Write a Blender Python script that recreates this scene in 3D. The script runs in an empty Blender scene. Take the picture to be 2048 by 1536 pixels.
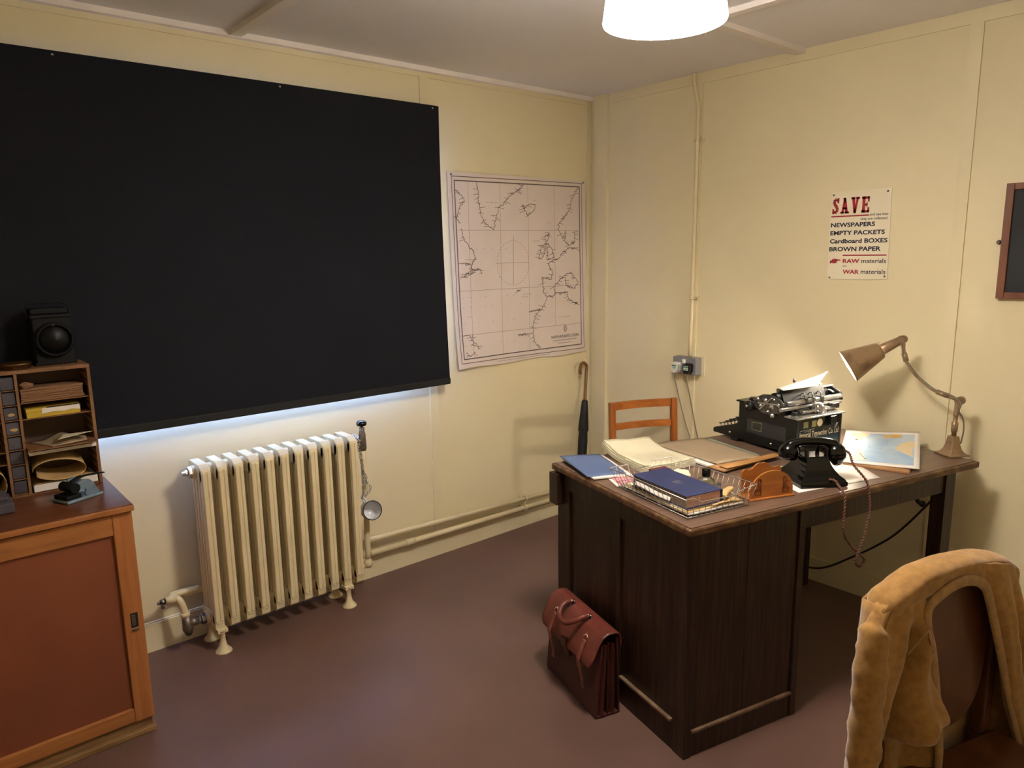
import bpy, bmesh, math, random
from mathutils import Matrix, Vector
random.seed(7)
R = math.radians
scene = bpy.context.scene

# ------------------------------------------------------------------ camera
YAW, PITCH, ROLL, FPX = 0.862160309, 0.178907613, -0.0150401879, 1445.49191
CAM = Vector((-3.22923, -3.03079, 1.575))
fw = Vector((math.cos(YAW)*math.cos(PITCH), math.sin(YAW)*math.cos(PITCH), -math.sin(PITCH)))
r0 = Vector((math.sin(YAW), -math.cos(YAW), 0)); u0 = r0.cross(fw)
rt = r0*math.cos(ROLL) + u0*math.sin(ROLL); up = -r0*math.sin(ROLL) + u0*math.cos(ROLL)
cd = bpy.data.cameras.new('camera'); cam = bpy.data.objects.new('camera', cd)
scene.collection.objects.link(cam)
cd.sensor_width = 36; cd.lens = FPX/2048*36; cd.clip_start = .02
cam.matrix_world = Matrix(((rt.x, up.x, -fw.x, CAM.x), (rt.y, up.y, -fw.y, CAM.y), (rt.z, up.z, -fw.z, CAM.z), (0, 0, 0, 1)))
scene.camera = cam

# ------------------------------------------------------------------ light, world, exposure
PENDANT_DISC = 60.0      # opal diffuser under the pendant shade
PENDANT_SHADE = 15.0      # lit cloth of the shade
LAMP_BULB = 310.0        # bulb of the desk lamp
SKY = 15.0
world = bpy.data.worlds.new('daylight'); scene.world = world; world.use_nodes = True
wn = world.node_tree.nodes['Background']
wn.inputs[0].default_value = (.30, .47, 1.0, 1); wn.inputs[1].default_value = SKY
scene.view_settings.view_transform = 'Standard'; scene.view_settings.look = 'None'
scene.view_settings.exposure = 1.2; scene.view_settings.gamma = 1.0
scene.view_settings.use_curve_mapping = False
WARM = (1.0, .915, .82)

# ------------------------------------------------------------------ materials
def lin(c):
    if isinstance(c, str):
        c = [int(c[i:i+2], 16)/255 for i in (0, 2, 4)]
    return tuple((x/12.92 if x <= .04045 else ((x+.055)/1.055)**2.4) for x in c)

MATS = {}
def mat(name, c1, c2=None, rough=.6, metal=0, scale=(8, 8, 8), detail=4, distort=0, bump=0, bscale=60, contrast=(.35, .65),
        emit=None, estr=0, trans=0, ior=1.45, spec=.5, sheen=0, bdist=.002):
    m = bpy.data.materials.new(name); m.use_nodes = True
    nt = m.node_tree; b = nt.nodes['Principled BSDF']
    c1 = lin(c1); b.inputs['Base Color'].default_value = (*c1, 1)
    b.inputs['Roughness'].default_value = rough; b.inputs['Metallic'].default_value = metal
    b.inputs['IOR'].default_value = ior; b.inputs['Specular IOR Level'].default_value = spec
    if trans: b.inputs['Transmission Weight'].default_value = trans
    if sheen: b.inputs['Sheen Weight'].default_value = sheen
    if emit:
        b.inputs['Emission Color'].default_value = (*emit, 1); b.inputs['Emission Strength'].default_value = estr
    tc = nt.nodes.new('ShaderNodeTexCoord')
    if c2 is not None:
        c2 = lin(c2)
        mp = nt.nodes.new('ShaderNodeMapping'); mp.inputs['Scale'].default_value = scale
        nz = nt.nodes.new('ShaderNodeTexNoise'); nz.inputs['Scale'].default_value = 1
        nz.inputs['Detail'].default_value = detail; nz.inputs['Distortion'].default_value = distort
        rp = nt.nodes.new('ShaderNodeValToRGB')
        rp.color_ramp.elements[0].position = contrast[0]; rp.color_ramp.elements[0].color = (*c1, 1)
        rp.color_ramp.elements[1].position = contrast[1]; rp.color_ramp.elements[1].color = (*c2, 1)
        nt.links.new(tc.outputs['Object'], mp.inputs[0]); nt.links.new(mp.outputs[0], nz.inputs['Vector'])
        nt.links.new(nz.outputs['Fac'], rp.inputs[0]); nt.links.new(rp.outputs[0], b.inputs['Base Color'])
    if bump:
        n2 = nt.nodes.new('ShaderNodeTexNoise'); n2.inputs['Scale'].default_value = bscale; n2.inputs['Detail'].default_value = 3
        bp = nt.nodes.new('ShaderNodeBump'); bp.inputs['Strength'].default_value = bump; bp.inputs['Distance'].default_value = bdist
        nt.links.new(tc.outputs['Object'], n2.inputs['Vector']); nt.links.new(n2.outputs['Fac'], bp.inputs['Height'])
        nt.links.new(bp.outputs[0], b.inputs['Normal'])
    MATS[name] = m
    return m

def rib(m, scale=(400, 400, 400), strength=.5):
    nt = m.node_tree; b = nt.nodes['Principled BSDF']
    tc = nt.nodes.new('ShaderNodeTexCoord'); mp = nt.nodes.new('ShaderNodeMapping'); mp.inputs['Scale'].default_value = scale
    w = nt.nodes.new('ShaderNodeTexWave'); w.inputs['Scale'].default_value = 1; w.inputs['Distortion'].default_value = 1.5; w.inputs['Detail'].default_value = 2
    bp = nt.nodes.new('ShaderNodeBump'); bp.inputs['Strength'].default_value = strength; bp.inputs['Distance'].default_value = .003
    nt.links.new(tc.outputs['Object'], mp.inputs[0]); nt.links.new(mp.outputs[0], w.inputs[0])
    nt.links.new(w.outputs['Fac'], bp.inputs['Height']); nt.links.new(bp.outputs[0], b.inputs['Normal'])

WALL = mat('cream_wall_paint', 'e4d8b2', 'dfd2ab', .55, scale=(1.2, 1.2, 1.2), bump=.08, bscale=90)
TRIM = mat('cream_trim_paint', 'e4d8b3', 'dfd2ac', .45, scale=(2, 2, 2), bump=.05, bscale=60)
PIPE = mat('cream_gloss_paint', 'e0d2ab', 'dacaa2', .35, scale=(6, 6, 6))
CEIL = mat('ceiling_paint', 'eae7e8', 'e6e2e2', .8, scale=(1, 1, 1), bump=.05, bscale=120)
LATH = mat('white_lath_paint', 'f0e9e3', 'e9e0d9', .6, scale=(4, 4, 4))
FLOOR = mat('brown_lino', '6d5148', '5c443c', .42, scale=(1.6, 1.6, 1.6), detail=6, bump=.06, bscale=30, contrast=(.3, .7))
BLIND = mat('black_blind_cloth', '13141c', '17181f', .85, scale=(30, 30, 300), bump=.1, bscale=500, spec=.25)
HEM = mat('black_hem_cloth', '232322', None, .8, spec=.3)
BOUNCE = mat('pale_bounce_backing', 'dcdde0', None, .8)
OAK_D = mat('dark_desk_wood', '22130d', '46301f', .40, scale=(75, 75, 3.0), detail=9, distort=1.0, bump=.12, bscale=120, contrast=(.42, .78))
OAK_DX = mat('dark_desk_top_wood', '5a463a', '72594a', .33, scale=(3, 60, 60), detail=8, distort=1.0, bump=.08, bscale=100)
EDGE = mat('worn_desk_edge', '4e3220', '86683f', .45, scale=(14, 30, 30), detail=8, contrast=(.45, .75), bump=.2, bscale=80)
BEAD = mat('worn_bead', '5b4330', '7d6650', .5, scale=(25, 25, 25), detail=6)
MAHOG = mat('cupboard_frame_wood', '945a2f', 'ac703e', .42, scale=(40, 40, 3), detail=7, distort=.8, contrast=(.3, .75), bump=.05)
MAHOGX = mat('cupboard_rail_wood', '8f582f', 'ae733e', .42, scale=(3, 40, 40), detail=7, distort=.8, contrast=(.3, .75), bump=.05)
PANEL = mat('cupboard_panel_wood', '82492f', '74402a', .38, scale=(3, 3, 2), detail=5, contrast=(.3, .7))
CTOP = mat('cupboard_top_wood', '6e3f22', '5d3420', .3, scale=(4, 30, 30), detail=6)
RAW = mat('bare_plinth_wood', '8d6b42', '6f5231', .7, scale=(6, 40, 40), detail=6)
UNITW = mat('pigeonhole_wood', '87603f', '715033', .5, scale=(30, 30, 6), detail=6)
UNITD = mat('pigeonhole_inside', '6d5648', '5b473c', .7, scale=(8, 8, 8))
SLOT = mat('slot_black', '0b0908', None, .8)
BLACK = mat('black_enamel', '0a0a0b', '121213', .28, scale=(9, 9, 9))
BAKE = mat('black_bakelite', '060606', None, .16)
BLKM = mat('black_matt_paint', '050506', '0b0b0c', .6, spec=.25, scale=(15, 15, 15), bump=.1)
LENS = mat('dark_lens', '07080a', None, .45, spec=.25)
CHROME = mat('bright_metal', 'd8d8da', 'a8a8aa', .18, 1, scale=(40, 40, 40))
STEEL = mat('dull_steel', '8b8a88', '6a6866', .35, 1, scale=(50, 50, 50))
WIRE = mat('basket_wire', 'bdb9b0', '98948c', .35, .7, scale=(40, 40, 40))
BRASS = mat('aged_brass', '7a5a38', '56402a', .38, .85, scale=(30, 30, 30), detail=6)
BRONZE = mat('worn_bronze_lacquer', '9c8163', '6b5440', .36, .45, scale=(16, 16, 16), detail=5, contrast=(.5, .75))
LAMPIN = mat('silvered_lamp_inside', 'f0ece2', None, .28, .75)
GREYM = mat('valve_metal', '8a7f73', '6b6157', .45, .7, scale=(60, 60, 60))
GUN = mat('blue_grey_paint', '7f93a2', '687c8c', .35, .25, scale=(20, 20, 20))
LEATHER = mat('red_brown_leather', '6b3328', '5c2a21', .38, scale=(14, 14, 14), detail=6, bump=.25, bscale=180)
LEATHD = mat('dark_red_leather', '47201b', '3b1915', .42, scale=(14, 14, 14), detail=6, bump=.25, bscale=180)
STRAP = mat('worn_strap_leather', '8a5343', '6d3b2e', .5, scale=(40, 40, 40))
CHAIRW = mat('honey_chair_wood', 'a5622c', '8a4c20', .28, scale=(25, 25, 4), detail=6, distort=.6)
CHAIRWX = mat('honey_rail_wood', 'b06a30', '8f5224', .25, scale=(10, 25, 25), detail=6, distort=.8)
PLYW = mat('dark_plywood', '5c341d', '4a2916', .4, scale=(20, 20, 3), detail=5)
WOOL = mat('mustard_wool', '9a7138', '85602c', .95, scale=(60, 60, 60), detail=5, sheen=.3); rib(WOOL, (0, 0, 900), .35)
WOOLR = mat('mustard_rib_knit', 'a37a40', '8a6532', .95, scale=(60, 60, 60), detail=5, sheen=.3); rib(WOOLR, (600, 600, 0), .4)
PAPER = mat('white_paper', 'ece5de', 'e2dad0', .8, scale=(5, 5, 5))
CREAM = mat('cream_paper', 'd9d1b5', 'cfc6a6', .8, scale=(6, 6, 6))
TANP = mat('tan_paper', 'c2a26c', 'a8895a', .8, scale=(9, 9, 9), bump=.2, bscale=40)
KRAFT = mat('brown_paper', 'a97f55', '94693f', .75, scale=(9, 9, 9), bump=.25, bscale=40)
OLDP = mat('aged_paper_edges', '8f6a4a', '6c4b33', .85, scale=(6, 6, 260), detail=6)
MANILA = mat('grey_brown_card', 'a08d74', '988468', .7, scale=(6, 6, 6))
GREENC = mat('pale_green_card', 'a9bda4', None, .7)
BLUEC = mat('slate_blue_card', '586a8e', '4f6085', .6, scale=(5, 5, 5))
NAVY = mat('navy_book_cloth', '222b54', '1d2649', .55, scale=(30, 30, 30), bump=.15, bscale=400)
GILT = mat('dull_gilt', '9a8f72', None, .5, .3)
PINKE = mat('pink_page_edges', 'edc4b6', 'cf9a8b', .85, scale=(3, 3, 320), detail=5)
FORE = mat('grey_page_edges', '8f7c66', '6f5f4e', .85, scale=(3, 3, 320), detail=5)
PINKP = mat('pink_paper', 'd58a92', None, .8)
MAPP = mat('chart_paper', 'e0d2c9', 'd9cac0', .8, scale=(3, 3, 3))
MAPI = mat('chart_ink', '5e5450', None, .8)
MAPF = mat('chart_faint_ink', '98897f', None, .8)
POSTER = mat('poster_card', 'ebe1c6', 'e6dbbd', .6, scale=(3, 3, 3))
RED = mat('poster_red_ink', 'a3242e', None, .6)
NAVYI = mat('poster_navy_ink', '1b1d33', None, .6)
BOARD = mat('blackboard_slate', '1c1e22', '25272a', .7, scale=(5, 5, 5))
BFRAME = mat('board_frame_wood', '7a4a30', '683c26', .5, scale=(30, 30, 5))
SOCK = mat('grey_metal_box', '8b8a90', '85848a', .4, .3, scale=(10, 10, 10))
WHITEP = mat('white_plastic', 'dedcd4', None, .4)
BLACKP = mat('black_plastic', '141414', None, .4)
LABEL = mat('printed_label', 'c9d6cd', None, .6)
LABELG = mat('green_print', '3f7a66', None, .6)
CABLE = mat('grey_cable', '77705f', None, .5)
CABLEB = mat('black_cable', '17130f', None, .6)
CORD = mat('brown_braided_cord', '7c5446', '5e3d33', .8, scale=(300, 300, 300), bump=.4, bscale=900)
ENAM = mat('white_enamel', 'd9d9dc', None, .18)
ENAMB = mat('blue_black_enamel', '20242e', None, .25)
RACKW = mat('orange_varnished_wood', 'a9682f', '985a27', .35, scale=(6, 50, 50), detail=5)
RACKD = mat('carved_shadow_wood', '7a3c1c', '5c2b14', .4, scale=(40, 40, 40))
RULERW = mat('ruler_wood', 'b88a52', '9c6f3e', .45, scale=(4, 60, 60), detail=5)
GLASS = mat('clear_bottle_glass', 'f2fbf8', None, .03, trans=1.0, ior=1.45)
SAND = mat('beige_label_paper', 'b79d74', 'a08660', .8, scale=(60, 60, 60))
UMB = mat('black_umbrella_cloth', '0d0d10', '15151a', .6, scale=(50, 50, 50))
CANE = mat('varnished_cane', '83582f', '6a4522', .25, scale=(30, 30, 8))
YELL = mat('yellow_box_card', 'c9ac3a', 'b8992d', .6, scale=(8, 8, 8))
CARD = mat('dark_card', '4c4850', '433f46', .7, scale=(12, 12, 12))
MAROON = mat('maroon_card', '5e2a26', None, .6)
BRIGHT = mat('polished_nickel', 'c9c8c6', 'a09e9c', .2, .85, scale=(40, 40, 40))
PEWTER = mat('grey_machined_metal', '6b6865', '46443f', .32, .75, scale=(60, 60, 60))
TYPEG = mat('green_black_gloss', '121614', '191e1b', .12, scale=(8, 8, 8))
TYPEW = mat('cream_lettering', 'd8c7a6', None, .5)
TYPEY = mat('worn_gold_decal', '8f8a5a', '6d6a48', .5, scale=(200, 200, 200))
SMOKED = mat('smoky_side_glass', '2a2a2c', None, .08)
OPAL = mat('opal_shade', 'f4f0ea', None, .5, emit=WARM, estr=PENDANT_SHADE)
DISC = mat('opal_diffuser', 'f4f0ea', None, .5, emit=WARM, estr=PENDANT_DISC)
BULB = mat('lit_bulb', 'ffffff', None, .5, emit=(1, .88, .72), estr=LAMP_BULB)
PANE = mat('window_pane', 'ffffff', None, .02, trans=1.0, ior=1.1)
WATER = [mat('sea_tint', '9db8d2', 'b9c9d2', .8, scale=(9, 9, 9), detail=5),
         mat('land_tint', 'dfd3bb', 'd9c49a', .8, scale=(14, 14, 14), detail=5),
         mat('land_green_tint', 'c3d0bb', 'd5d6c4', .8, scale=(14, 14, 14), detail=5)]
AMBER = mat('map_ochre', 'cfa456', 'd9bd85', .8, scale=(30, 30, 30))

# ------------------------------------------------------------------ mesh helpers
class MB:
    def __init__(s): s.bm = bmesh.new(); s.mi = 0
    def _f(s, vs, smooth=False):
        try:
            f = s.bm.faces.new(vs)
        except ValueError:
            return None
        f.material_index = s.mi; f.smooth = smooth
        return f
    def box(s, x0, x1, y0, y1, z0, z1, M=None, bev=0):
        vs = [s.bm.verts.new((x, y, z)) for x in (x0, x1) for y in (y0, y1) for z in (z0, z1)]
        if M is not None:
            for v in vs: v.co = M @ v.co
        fs = [s._f([vs[i] for i in q]) for q in ((0, 1, 3, 2), (4, 6, 7, 5), (0, 4, 5, 1), (2, 3, 7, 6), (0, 2, 6, 4), (1, 5, 7, 3))]
        if bev:
            es = list({e for f in fs for e in f.edges})
            r = bmesh.ops.bevel(s.bm, geom=es, offset=bev, segments=2, affect='EDGES', profile=.5)
            for f in r['faces']: f.material_index = s.mi
        return s
    def bar(s, a, b, w, h, up=(0, 0, 1), bev=0):
        a, b = Vector(a), Vector(b); d = (b-a); L = d.length; d.normalize()
        side = Vector(up).cross(d)
        if side.length < 1e-4: side = Vector((1, 0, 0)).cross(d)
        side.normalize(); uu = d.cross(side)
        M = Matrix((( d.x, side.x, uu.x, a.x), (d.y, side.y, uu.y, a.y), (d.z, side.z, uu.z, a.z), (0, 0, 0, 1)))
        return s.box(0, L, -w/2, w/2, -h/2, h/2, M, bev)
    def tube(s, pts, r, seg=8, closed=False, caps=True, flat=1.0, upv=None):
        pts = [Vector(p) for p in pts]; n = len(pts)
        rs = r if isinstance(r, (list, tuple)) else [r]*n
        T = []
        for i in range(n):
            a = pts[i-1] if (i > 0 or closed) else pts[i]; b = pts[(i+1) % n] if (i < n-1 or closed) else pts[i]
            T.append((b-a).normalized())
        nrm = Vector(upv) if upv else Vector((0, 0, 1))
        if abs(T[0].dot(nrm)) > .95: nrm = Vector((1, 0, 0)) if not upv else Vector((0, 1, 0))
        rings = []
        for i in range(n):
            nrm = (nrm - T[i]*nrm.dot(T[i])).normalized(); bi = T[i].cross(nrm)
            rings.append([s.bm.verts.new(pts[i] + (nrm*math.cos(2*math.pi*k/seg)*flat + bi*math.sin(2*math.pi*k/seg))*rs[i]) for k in range(seg)])
        for i in range(n if closed else n-1):
            A, B = rings[i], rings[(i+1) % n]
            for k in range(seg): s._f([A[k], A[(k+1) % seg], B[(k+1) % seg], B[k]], True)
        if caps and not closed:
            s._f(rings[0][::-1]); s._f(rings[-1])
        return s
    def cyl(s, a, b, r, r2=None, seg=20): return s.tube([a, b], [r, r if r2 is None else r2], seg)
    def lathe(s, prof, o=(0, 0, 0), ax=(0, 0, 1), seg=24, capb=False, capt=False, smooth=True):
        o = Vector(o); ax = Vector(ax).normalized()
        e1 = Vector((1, 0, 0)) if abs(ax.x) < .9 else Vector((0, 1, 0))
        e1 = (e1 - ax*e1.dot(ax)).normalized(); e2 = ax.cross(e1)
        rings = [[s.bm.verts.new(o + ax*h + (e1*math.cos(2*math.pi*k/seg) + e2*math.sin(2*math.pi*k/seg))*max(r, 1e-5)) for k in range(seg)] for r, h in prof]
        for A, B in zip(rings, rings[1:]):
            for k in range(seg): s._f([A[k], A[(k+1) % seg], B[(k+1) % seg], B[k]], smooth)
        if capb: s._f(rings[0][::-1])
        if capt: s._f(rings[-1])
        return s
    def prism(s, poly, o=(0, 0, 0), ex=(1, 0, 0), ey=(0, 1, 0), dz=(0, 0, .01)):
        o, ex, ey, dz = map(Vector, (o, ex, ey, dz))
        A = [s.bm.verts.new(o + ex*x + ey*y) for x, y in poly]; B = [s.bm.verts.new(v.co + dz) for v in A]
        n = len(A); s._f(A[::-1]); s._f(B)
        for i in range(n): s._f([A[i], A[(i+1) % n], B[(i+1) % n], B[i]])
        return s
    def grid(s, f, nu, nv, smooth=True):
        V = [[s.bm.verts.new(f(i/nu, j/nv)) for j in range(nv+1)] for i in range(nu+1)]
        for i in range(nu):
            for j in range(nv): s._f([V[i][j], V[i+1][j], V[i+1][j+1], V[i][j+1]], smooth)
        return s
    def sheet(s, c, z=None, th=.0006, nu=10, nv=10, jag=0):
        """thin paper: c = four corners (x,y,z) round the edge, z(s,t) extra height"""
        c = [Vector(p) for p in c]
        def f(a, b, off):
            q = (c[0]*(1-a) + c[1]*a)*(1-b) + (c[3]*(1-a) + c[2]*a)*b
            q = q + Vector((0, 0, (z(a, b) if z else 0) + off)); return q
        jj = [[Vector((random.uniform(-jag, jag), random.uniform(-jag, jag), 0)) if jag and (i in (0, nu) or j in (0, nv)) else Vector((0, 0, 0)) for j in range(nv+1)] for i in range(nu+1)]
        T = [[s.bm.verts.new(f(i/nu, j/nv, th)+jj[i][j]) for j in range(nv+1)] for i in range(nu+1)]
        B = [[s.bm.verts.new(f(i/nu, j/nv, 0)+jj[i][j]) for j in range(nv+1)] for i in range(nu+1)]
        for i in range(nu):
            for j in range(nv):
                s._f([T[i][j], T[i+1][j], T[i+1][j+1], T[i][j+1]], True); s._f([B[i][j], B[i][j+1], B[i+1][j+1], B[i+1][j]], True)
        for i in range(nu):
            s._f([T[i][0], B[i][0], B[i+1][0], T[i+1][0]]); s._f([T[i][nv], T[i+1][nv], B[i+1][nv], B[i][nv]])
        for j in range(nv):
            s._f([T[0][j], T[0][j+1], B[0][j+1], B[0][j]]); s._f([T[nu][j], B[nu][j], B[nu][j+1], T[nu][j+1]])
        return s

WM = {}   # world matrix of every object built, so parts can be given in room coordinates
def obj(name, mb, m, parent=None, world=False, autosmooth=None, mods=None):
    bm = mb.bm
    if parent is not None and world:
        bm.transform(WM[parent.name].inverted())
    bmesh.ops.recalc_face_normals(bm, faces=bm.faces[:])
    me = bpy.data.meshes.new(name); bm.to_mesh(me); bm.free()
    for q in (m if isinstance(m, (list, tuple)) else [m]): me.materials.append(q)
    o = bpy.data.objects.new(name, me); scene.collection.objects.link(o)
    if parent is not None: o.parent = parent; WM[o.name] = WM[parent.name].copy()
    else: WM[o.name] = Matrix.Identity(4)
    return o
def place(o, M):
    o.matrix_world = M; WM[o.name] = M.copy(); return o
def tag(o, label, cat, group=None):
    o['label'] = label; o['category'] = cat
    if group: o['group'] = group
    return o
def thing(name, label, cat, loc=(0, 0, 0), rotz=0, group=None):
    o = bpy.data.objects.new(name, None); scene.collection.objects.link(o)
    o.empty_display_size = .05
    o.location = loc; o.rotation_euler = (0, 0, rotz)
    WM[o.name] = Matrix.Translation(Vector(loc)) @ Matrix.Rotation(rotz, 4, 'Z')
    return tag(o, label, cat, group)
def single(name, mb, m, label, cat, group=None, loc=None, rotz=0):
    o = obj(name, mb, m); tag(o, label, cat, group)
    if loc is not None: o.location = loc; o.rotation_euler = (0, 0, rotz); WM[o.name] = Matrix.Translation(Vector(loc)) @ Matrix.Rotation(rotz, 4, 'Z')
    return o
def struct(name, mb, m):
    o = obj(name, mb, m); o['kind'] = 'structure'; return o

def text(mb, body, x0, x1, y0, y1, o, ex, ey, bold=0.0, shear=0.0, keep=False):
    """flat lettering filling the box x0..x1, y0..y1 in the plane o + ex*x + ey*y"""
    cu = bpy.data.curves.new('lettering', 'FONT'); cu.body = body; cu.size = 1; cu.offset = bold; cu.shear = shear
    cu.resolution_u = 3
    t = bpy.data.objects.new('lettering', cu); scene.collection.objects.link(t)
    dg = bpy.context.evaluated_depsgraph_get(); dg.update()
    me = bpy.data.meshes.new_from_object(t.evaluated_get(dg))
    bpy.data.objects.remove(t); bpy.data.curves.remove(cu)
    xs = [v.co.x for v in me.vertices]; ys = [v.co.y for v in me.vertices]
    ax, bx, ay, by = min(xs), max(xs), min(ys), max(ys)
    o, ex, ey = Vector(o), Vector(ex), Vector(ey)
    sx, sy = (x1-x0)/(bx-ax), (y1-y0)/(by-ay)
    vs = [mb.bm.verts.new(o + ex*(x0+(v.co.x-ax)*sx) + ey*(y0+(v.co.y-ay)*sy)) for v in me.vertices]
    for p in me.polygons: mb._f([vs[i] for i in p.vertices])
    bpy.data.meshes.remove(me)
    return mb
def quads(mb, polys, o, ex, ey):
    o, ex, ey = Vector(o), Vector(ex), Vector(ey)
    for q in polys: mb._f([mb.bm.verts.new(o + ex*x + ey*y) for x, y in q])
    return mb
def ink(mb, pts, w, o, ex, ey, dash=None):
    """a drawn line as a thin flat ribbon"""
    o, ex, ey = Vector(o), Vector(ex), Vector(ey)
    for (x0, y0), (x1, y1) in zip(pts, pts[1:]):
        L = math.hypot(x1-x0, y1-y0)
        if L < 1e-6: continue
        nx, ny = -(y1-y0)/L*w/2, (x1-x0)/L*w/2
        n = max(1, int(L/dash)) if dash else 1
        for k in range(n):
            a, b = k/n, (k+(.5 if dash else 1))/n
            q = [(x0+(x1-x0)*a+nx, y0+(y1-y0)*a+ny), (x0+(x1-x0)*a-nx, y0+(y1-y0)*a-ny), (x0+(x1-x0)*b-nx, y0+(y1-y0)*b-ny), (x0+(x1-x0)*b+nx, y0+(y1-y0)*b+ny)]
            mb._f([mb.bm.verts.new(o + ex*x + ey*y) for x, y in q])
    return mb
def smooth_path(pts, n=6):
    P = [Vector(p) for p in pts]; out = []
    for i in range(len(P)-1):
        a = P[max(i-1, 0)]; b = P[i]; c = P[i+1]; d = P[min(i+2, len(P)-1)]
        for k in range(n):
            t = k/n
            out.append(.5*((2*b) + (c-a)*t + (2*a-5*b+4*c-d)*t*t + (3*b-a-3*c+d)*t**3))
    out.append(P[-1]); return out

# ------------------------------------------------------------------ the room
H = 2.448
XN, YN = -3.9, -3.5
struct('floor', MB().box(XN-.1, .1, YN-.1, .1, -.1, 0), FLOOR)
struct('ceiling', MB().box(XN-.1, .1, YN-.1, .1, H, H+.1), CEIL)
WX0, WX1, WZ0, WZ1 = -3.02, -1.24, .965, 2.2
w = MB()
w.box(XN-.1, WX0, 0, .1, 0, H); w.box(WX1, .1, 0, .1, 0, H); w.box(WX0, WX1, 0, .1, 0, WZ0); w.box(WX0, WX1, 0, .1, WZ1, H)
struct('wall_left', w, WALL)
struct('wall_right', MB().box(0, .1, YN-.1, 0, 0, H), WALL)
struct('wall_rear', MB().box(XN-.1, 0, YN-.1, YN, 0, H), WALL)
struct('wall_near', MB().box(XN-.1, XN, YN, 0, 0, H), WALL)
# window behind the blind: frame bars and panes in the opening
win = struct('window_1', MB().box(WX0, WX1, .03, .07, WZ0, WZ0+.05).box(WX0, WX1, .03, .07, WZ1-.05, WZ1).box(WX0, WX0+.05, .03, .07, WZ0, WZ1)
             .box(WX1-.05, WX1, .03, .07, WZ0, WZ1).box(-2.43, -2.39, .03, .07, WZ0, WZ1).box(-1.84, -1.80, .03, .07, WZ0, WZ1), LATH)
for a, b in ((WX0+.05, -2.43), (-2.39, -1.84), (-1.80, WX1-.05)):
    obj('pane', MB().box(a, b, .048, .052, WZ0+.05, WZ1-.05), PANE, win)
# mouldings
struct('trim_1', MB().box(XN, 0, -.007, 0, 2.405, H-.02), TRIM)                       # frieze board, window wall
struct('trim_2', MB().box(-.007, 0, YN, -.11, 2.398, H), TRIM)                       # frieze board, right wall
struct('trim_3', MB().box(-1.187, -1.138, -.007, 0, .12, 2.405), TRIM)               # cover strip beside the window
struct('trim_4', MB().box(-.008, 0, -2.002, -1.956, .12, 2.398), TRIM)               # cover strip, right wall
struct('trim_5', MB().box(-.008, 0, -.772, -.728, .12, 2.398), TRIM)
struct('trim_6', MB().box(-.02, 0, -.145, -.042, 0, H), TRIM)                        # corner board
struct('trim_7', MB().box(-.042, 0, -.012, 0, 0, H-.02), TRIM)
struct('baseboard_left', MB().box(XN, -.042, -.014, 0, 0, .118, bev=0).box(XN, -.042, -.009, 0, .118, .124), TRIM)
struct('baseboard_right', MB().box(-.014, 0, YN, -.145, 0, .112), TRIM)
# ceiling laths
struct('trim_9', MB().box(XN, -.0, -.035, 0, H-.022, H), LATH)
struct('trim_10', MB().box(-2.085, -2.04, YN, -.035, H-.02, H), LATH)
struct('trim_11', MB().box(-1.95, -.0, -1.305, -1.262, H-.02, H), LATH)
struct('trim_12', MB().box(-.752, -.71, YN, -1.305, H-.02, H), LATH)

# ------------------------------------------------------------------ pendant lamp
PC = Vector((-1.735, -1.868, 2.113))
t = thing('pendant_lamp', 'white pendant lamp with a glowing drum shade hanging from the ceiling', 'lamp', PC)
obj('lamp_shade', MB().lathe([(.146, 0), (.147, .003), (.122, .19), (.120, .19), (.1445, .004), (.146, 0)], seg=48), OPAL, t)
obj('diffuser', MB().lathe([(.0, .030), (.139, .030), (.139, .032), (.0, .032)], seg=48), DISC, t)
obj('cord', MB().cyl((0, 0, .18), (0, 0, H-PC.z-.02), .004, seg=8), WHITEP, t)
obj('ceiling_rose', MB().lathe([(.0, H-PC.z-.03), (.03, H-PC.z-.03), (.04, H-PC.z)], seg=24), WHITEP, t)

# ------------------------------------------------------------------ black blind
BX0, BX1, BZ0, BZ1 = -3.22, -1.118, .928, 2.272
t = thing('window_blind', 'large black roller blind covering the window', 'blind', ((BX0+BX1)/2, -.04, BZ0))
def blind_f(a, b):
    x = BX0+(BX1-BX0)*a; z = BZ0+.03+(BZ1-BZ0-.03)*b
    x += (.010*b**3-.010*(1-b)*(b > .2)*0)*(1 if a > .5 else -1)*abs(2*a-1)
    return (x, -.046 - .038*(1-b)**1.3 - .002*math.sin(a*21+b*2)*(1-b), z)
obj('blind_cloth', MB().grid(blind_f, 40, 24), BLIND, t, True)
obj('bounce_backing', MB().grid(lambda a, b: Vector(blind_f(a, b))+Vector((0, .003, 0)), 40, 24), BOUNCE, t, True)  # pale backing added to bounce daylight onto the wall below the blind
obj('hem_bar', MB().box(BX0-.005, BX1+.001, -.094, -.078, BZ0, BZ0+.034, bev=.006), HEM, t, True)
obj('top_batten', MB().box(BX0, BX1+.009, -.045, -.008, BZ1-.03, BZ1+.003, bev=.003), HEM, t, True)
for x in (-1.145, -1.9, -2.7):
    s_ = obj('screw', MB().lathe([(0, .003), (.004, .002), (.0045, 0)], (x, -.0485, BZ1-.012), (0, -1, 0), 12), CHROME, t, True)

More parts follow.
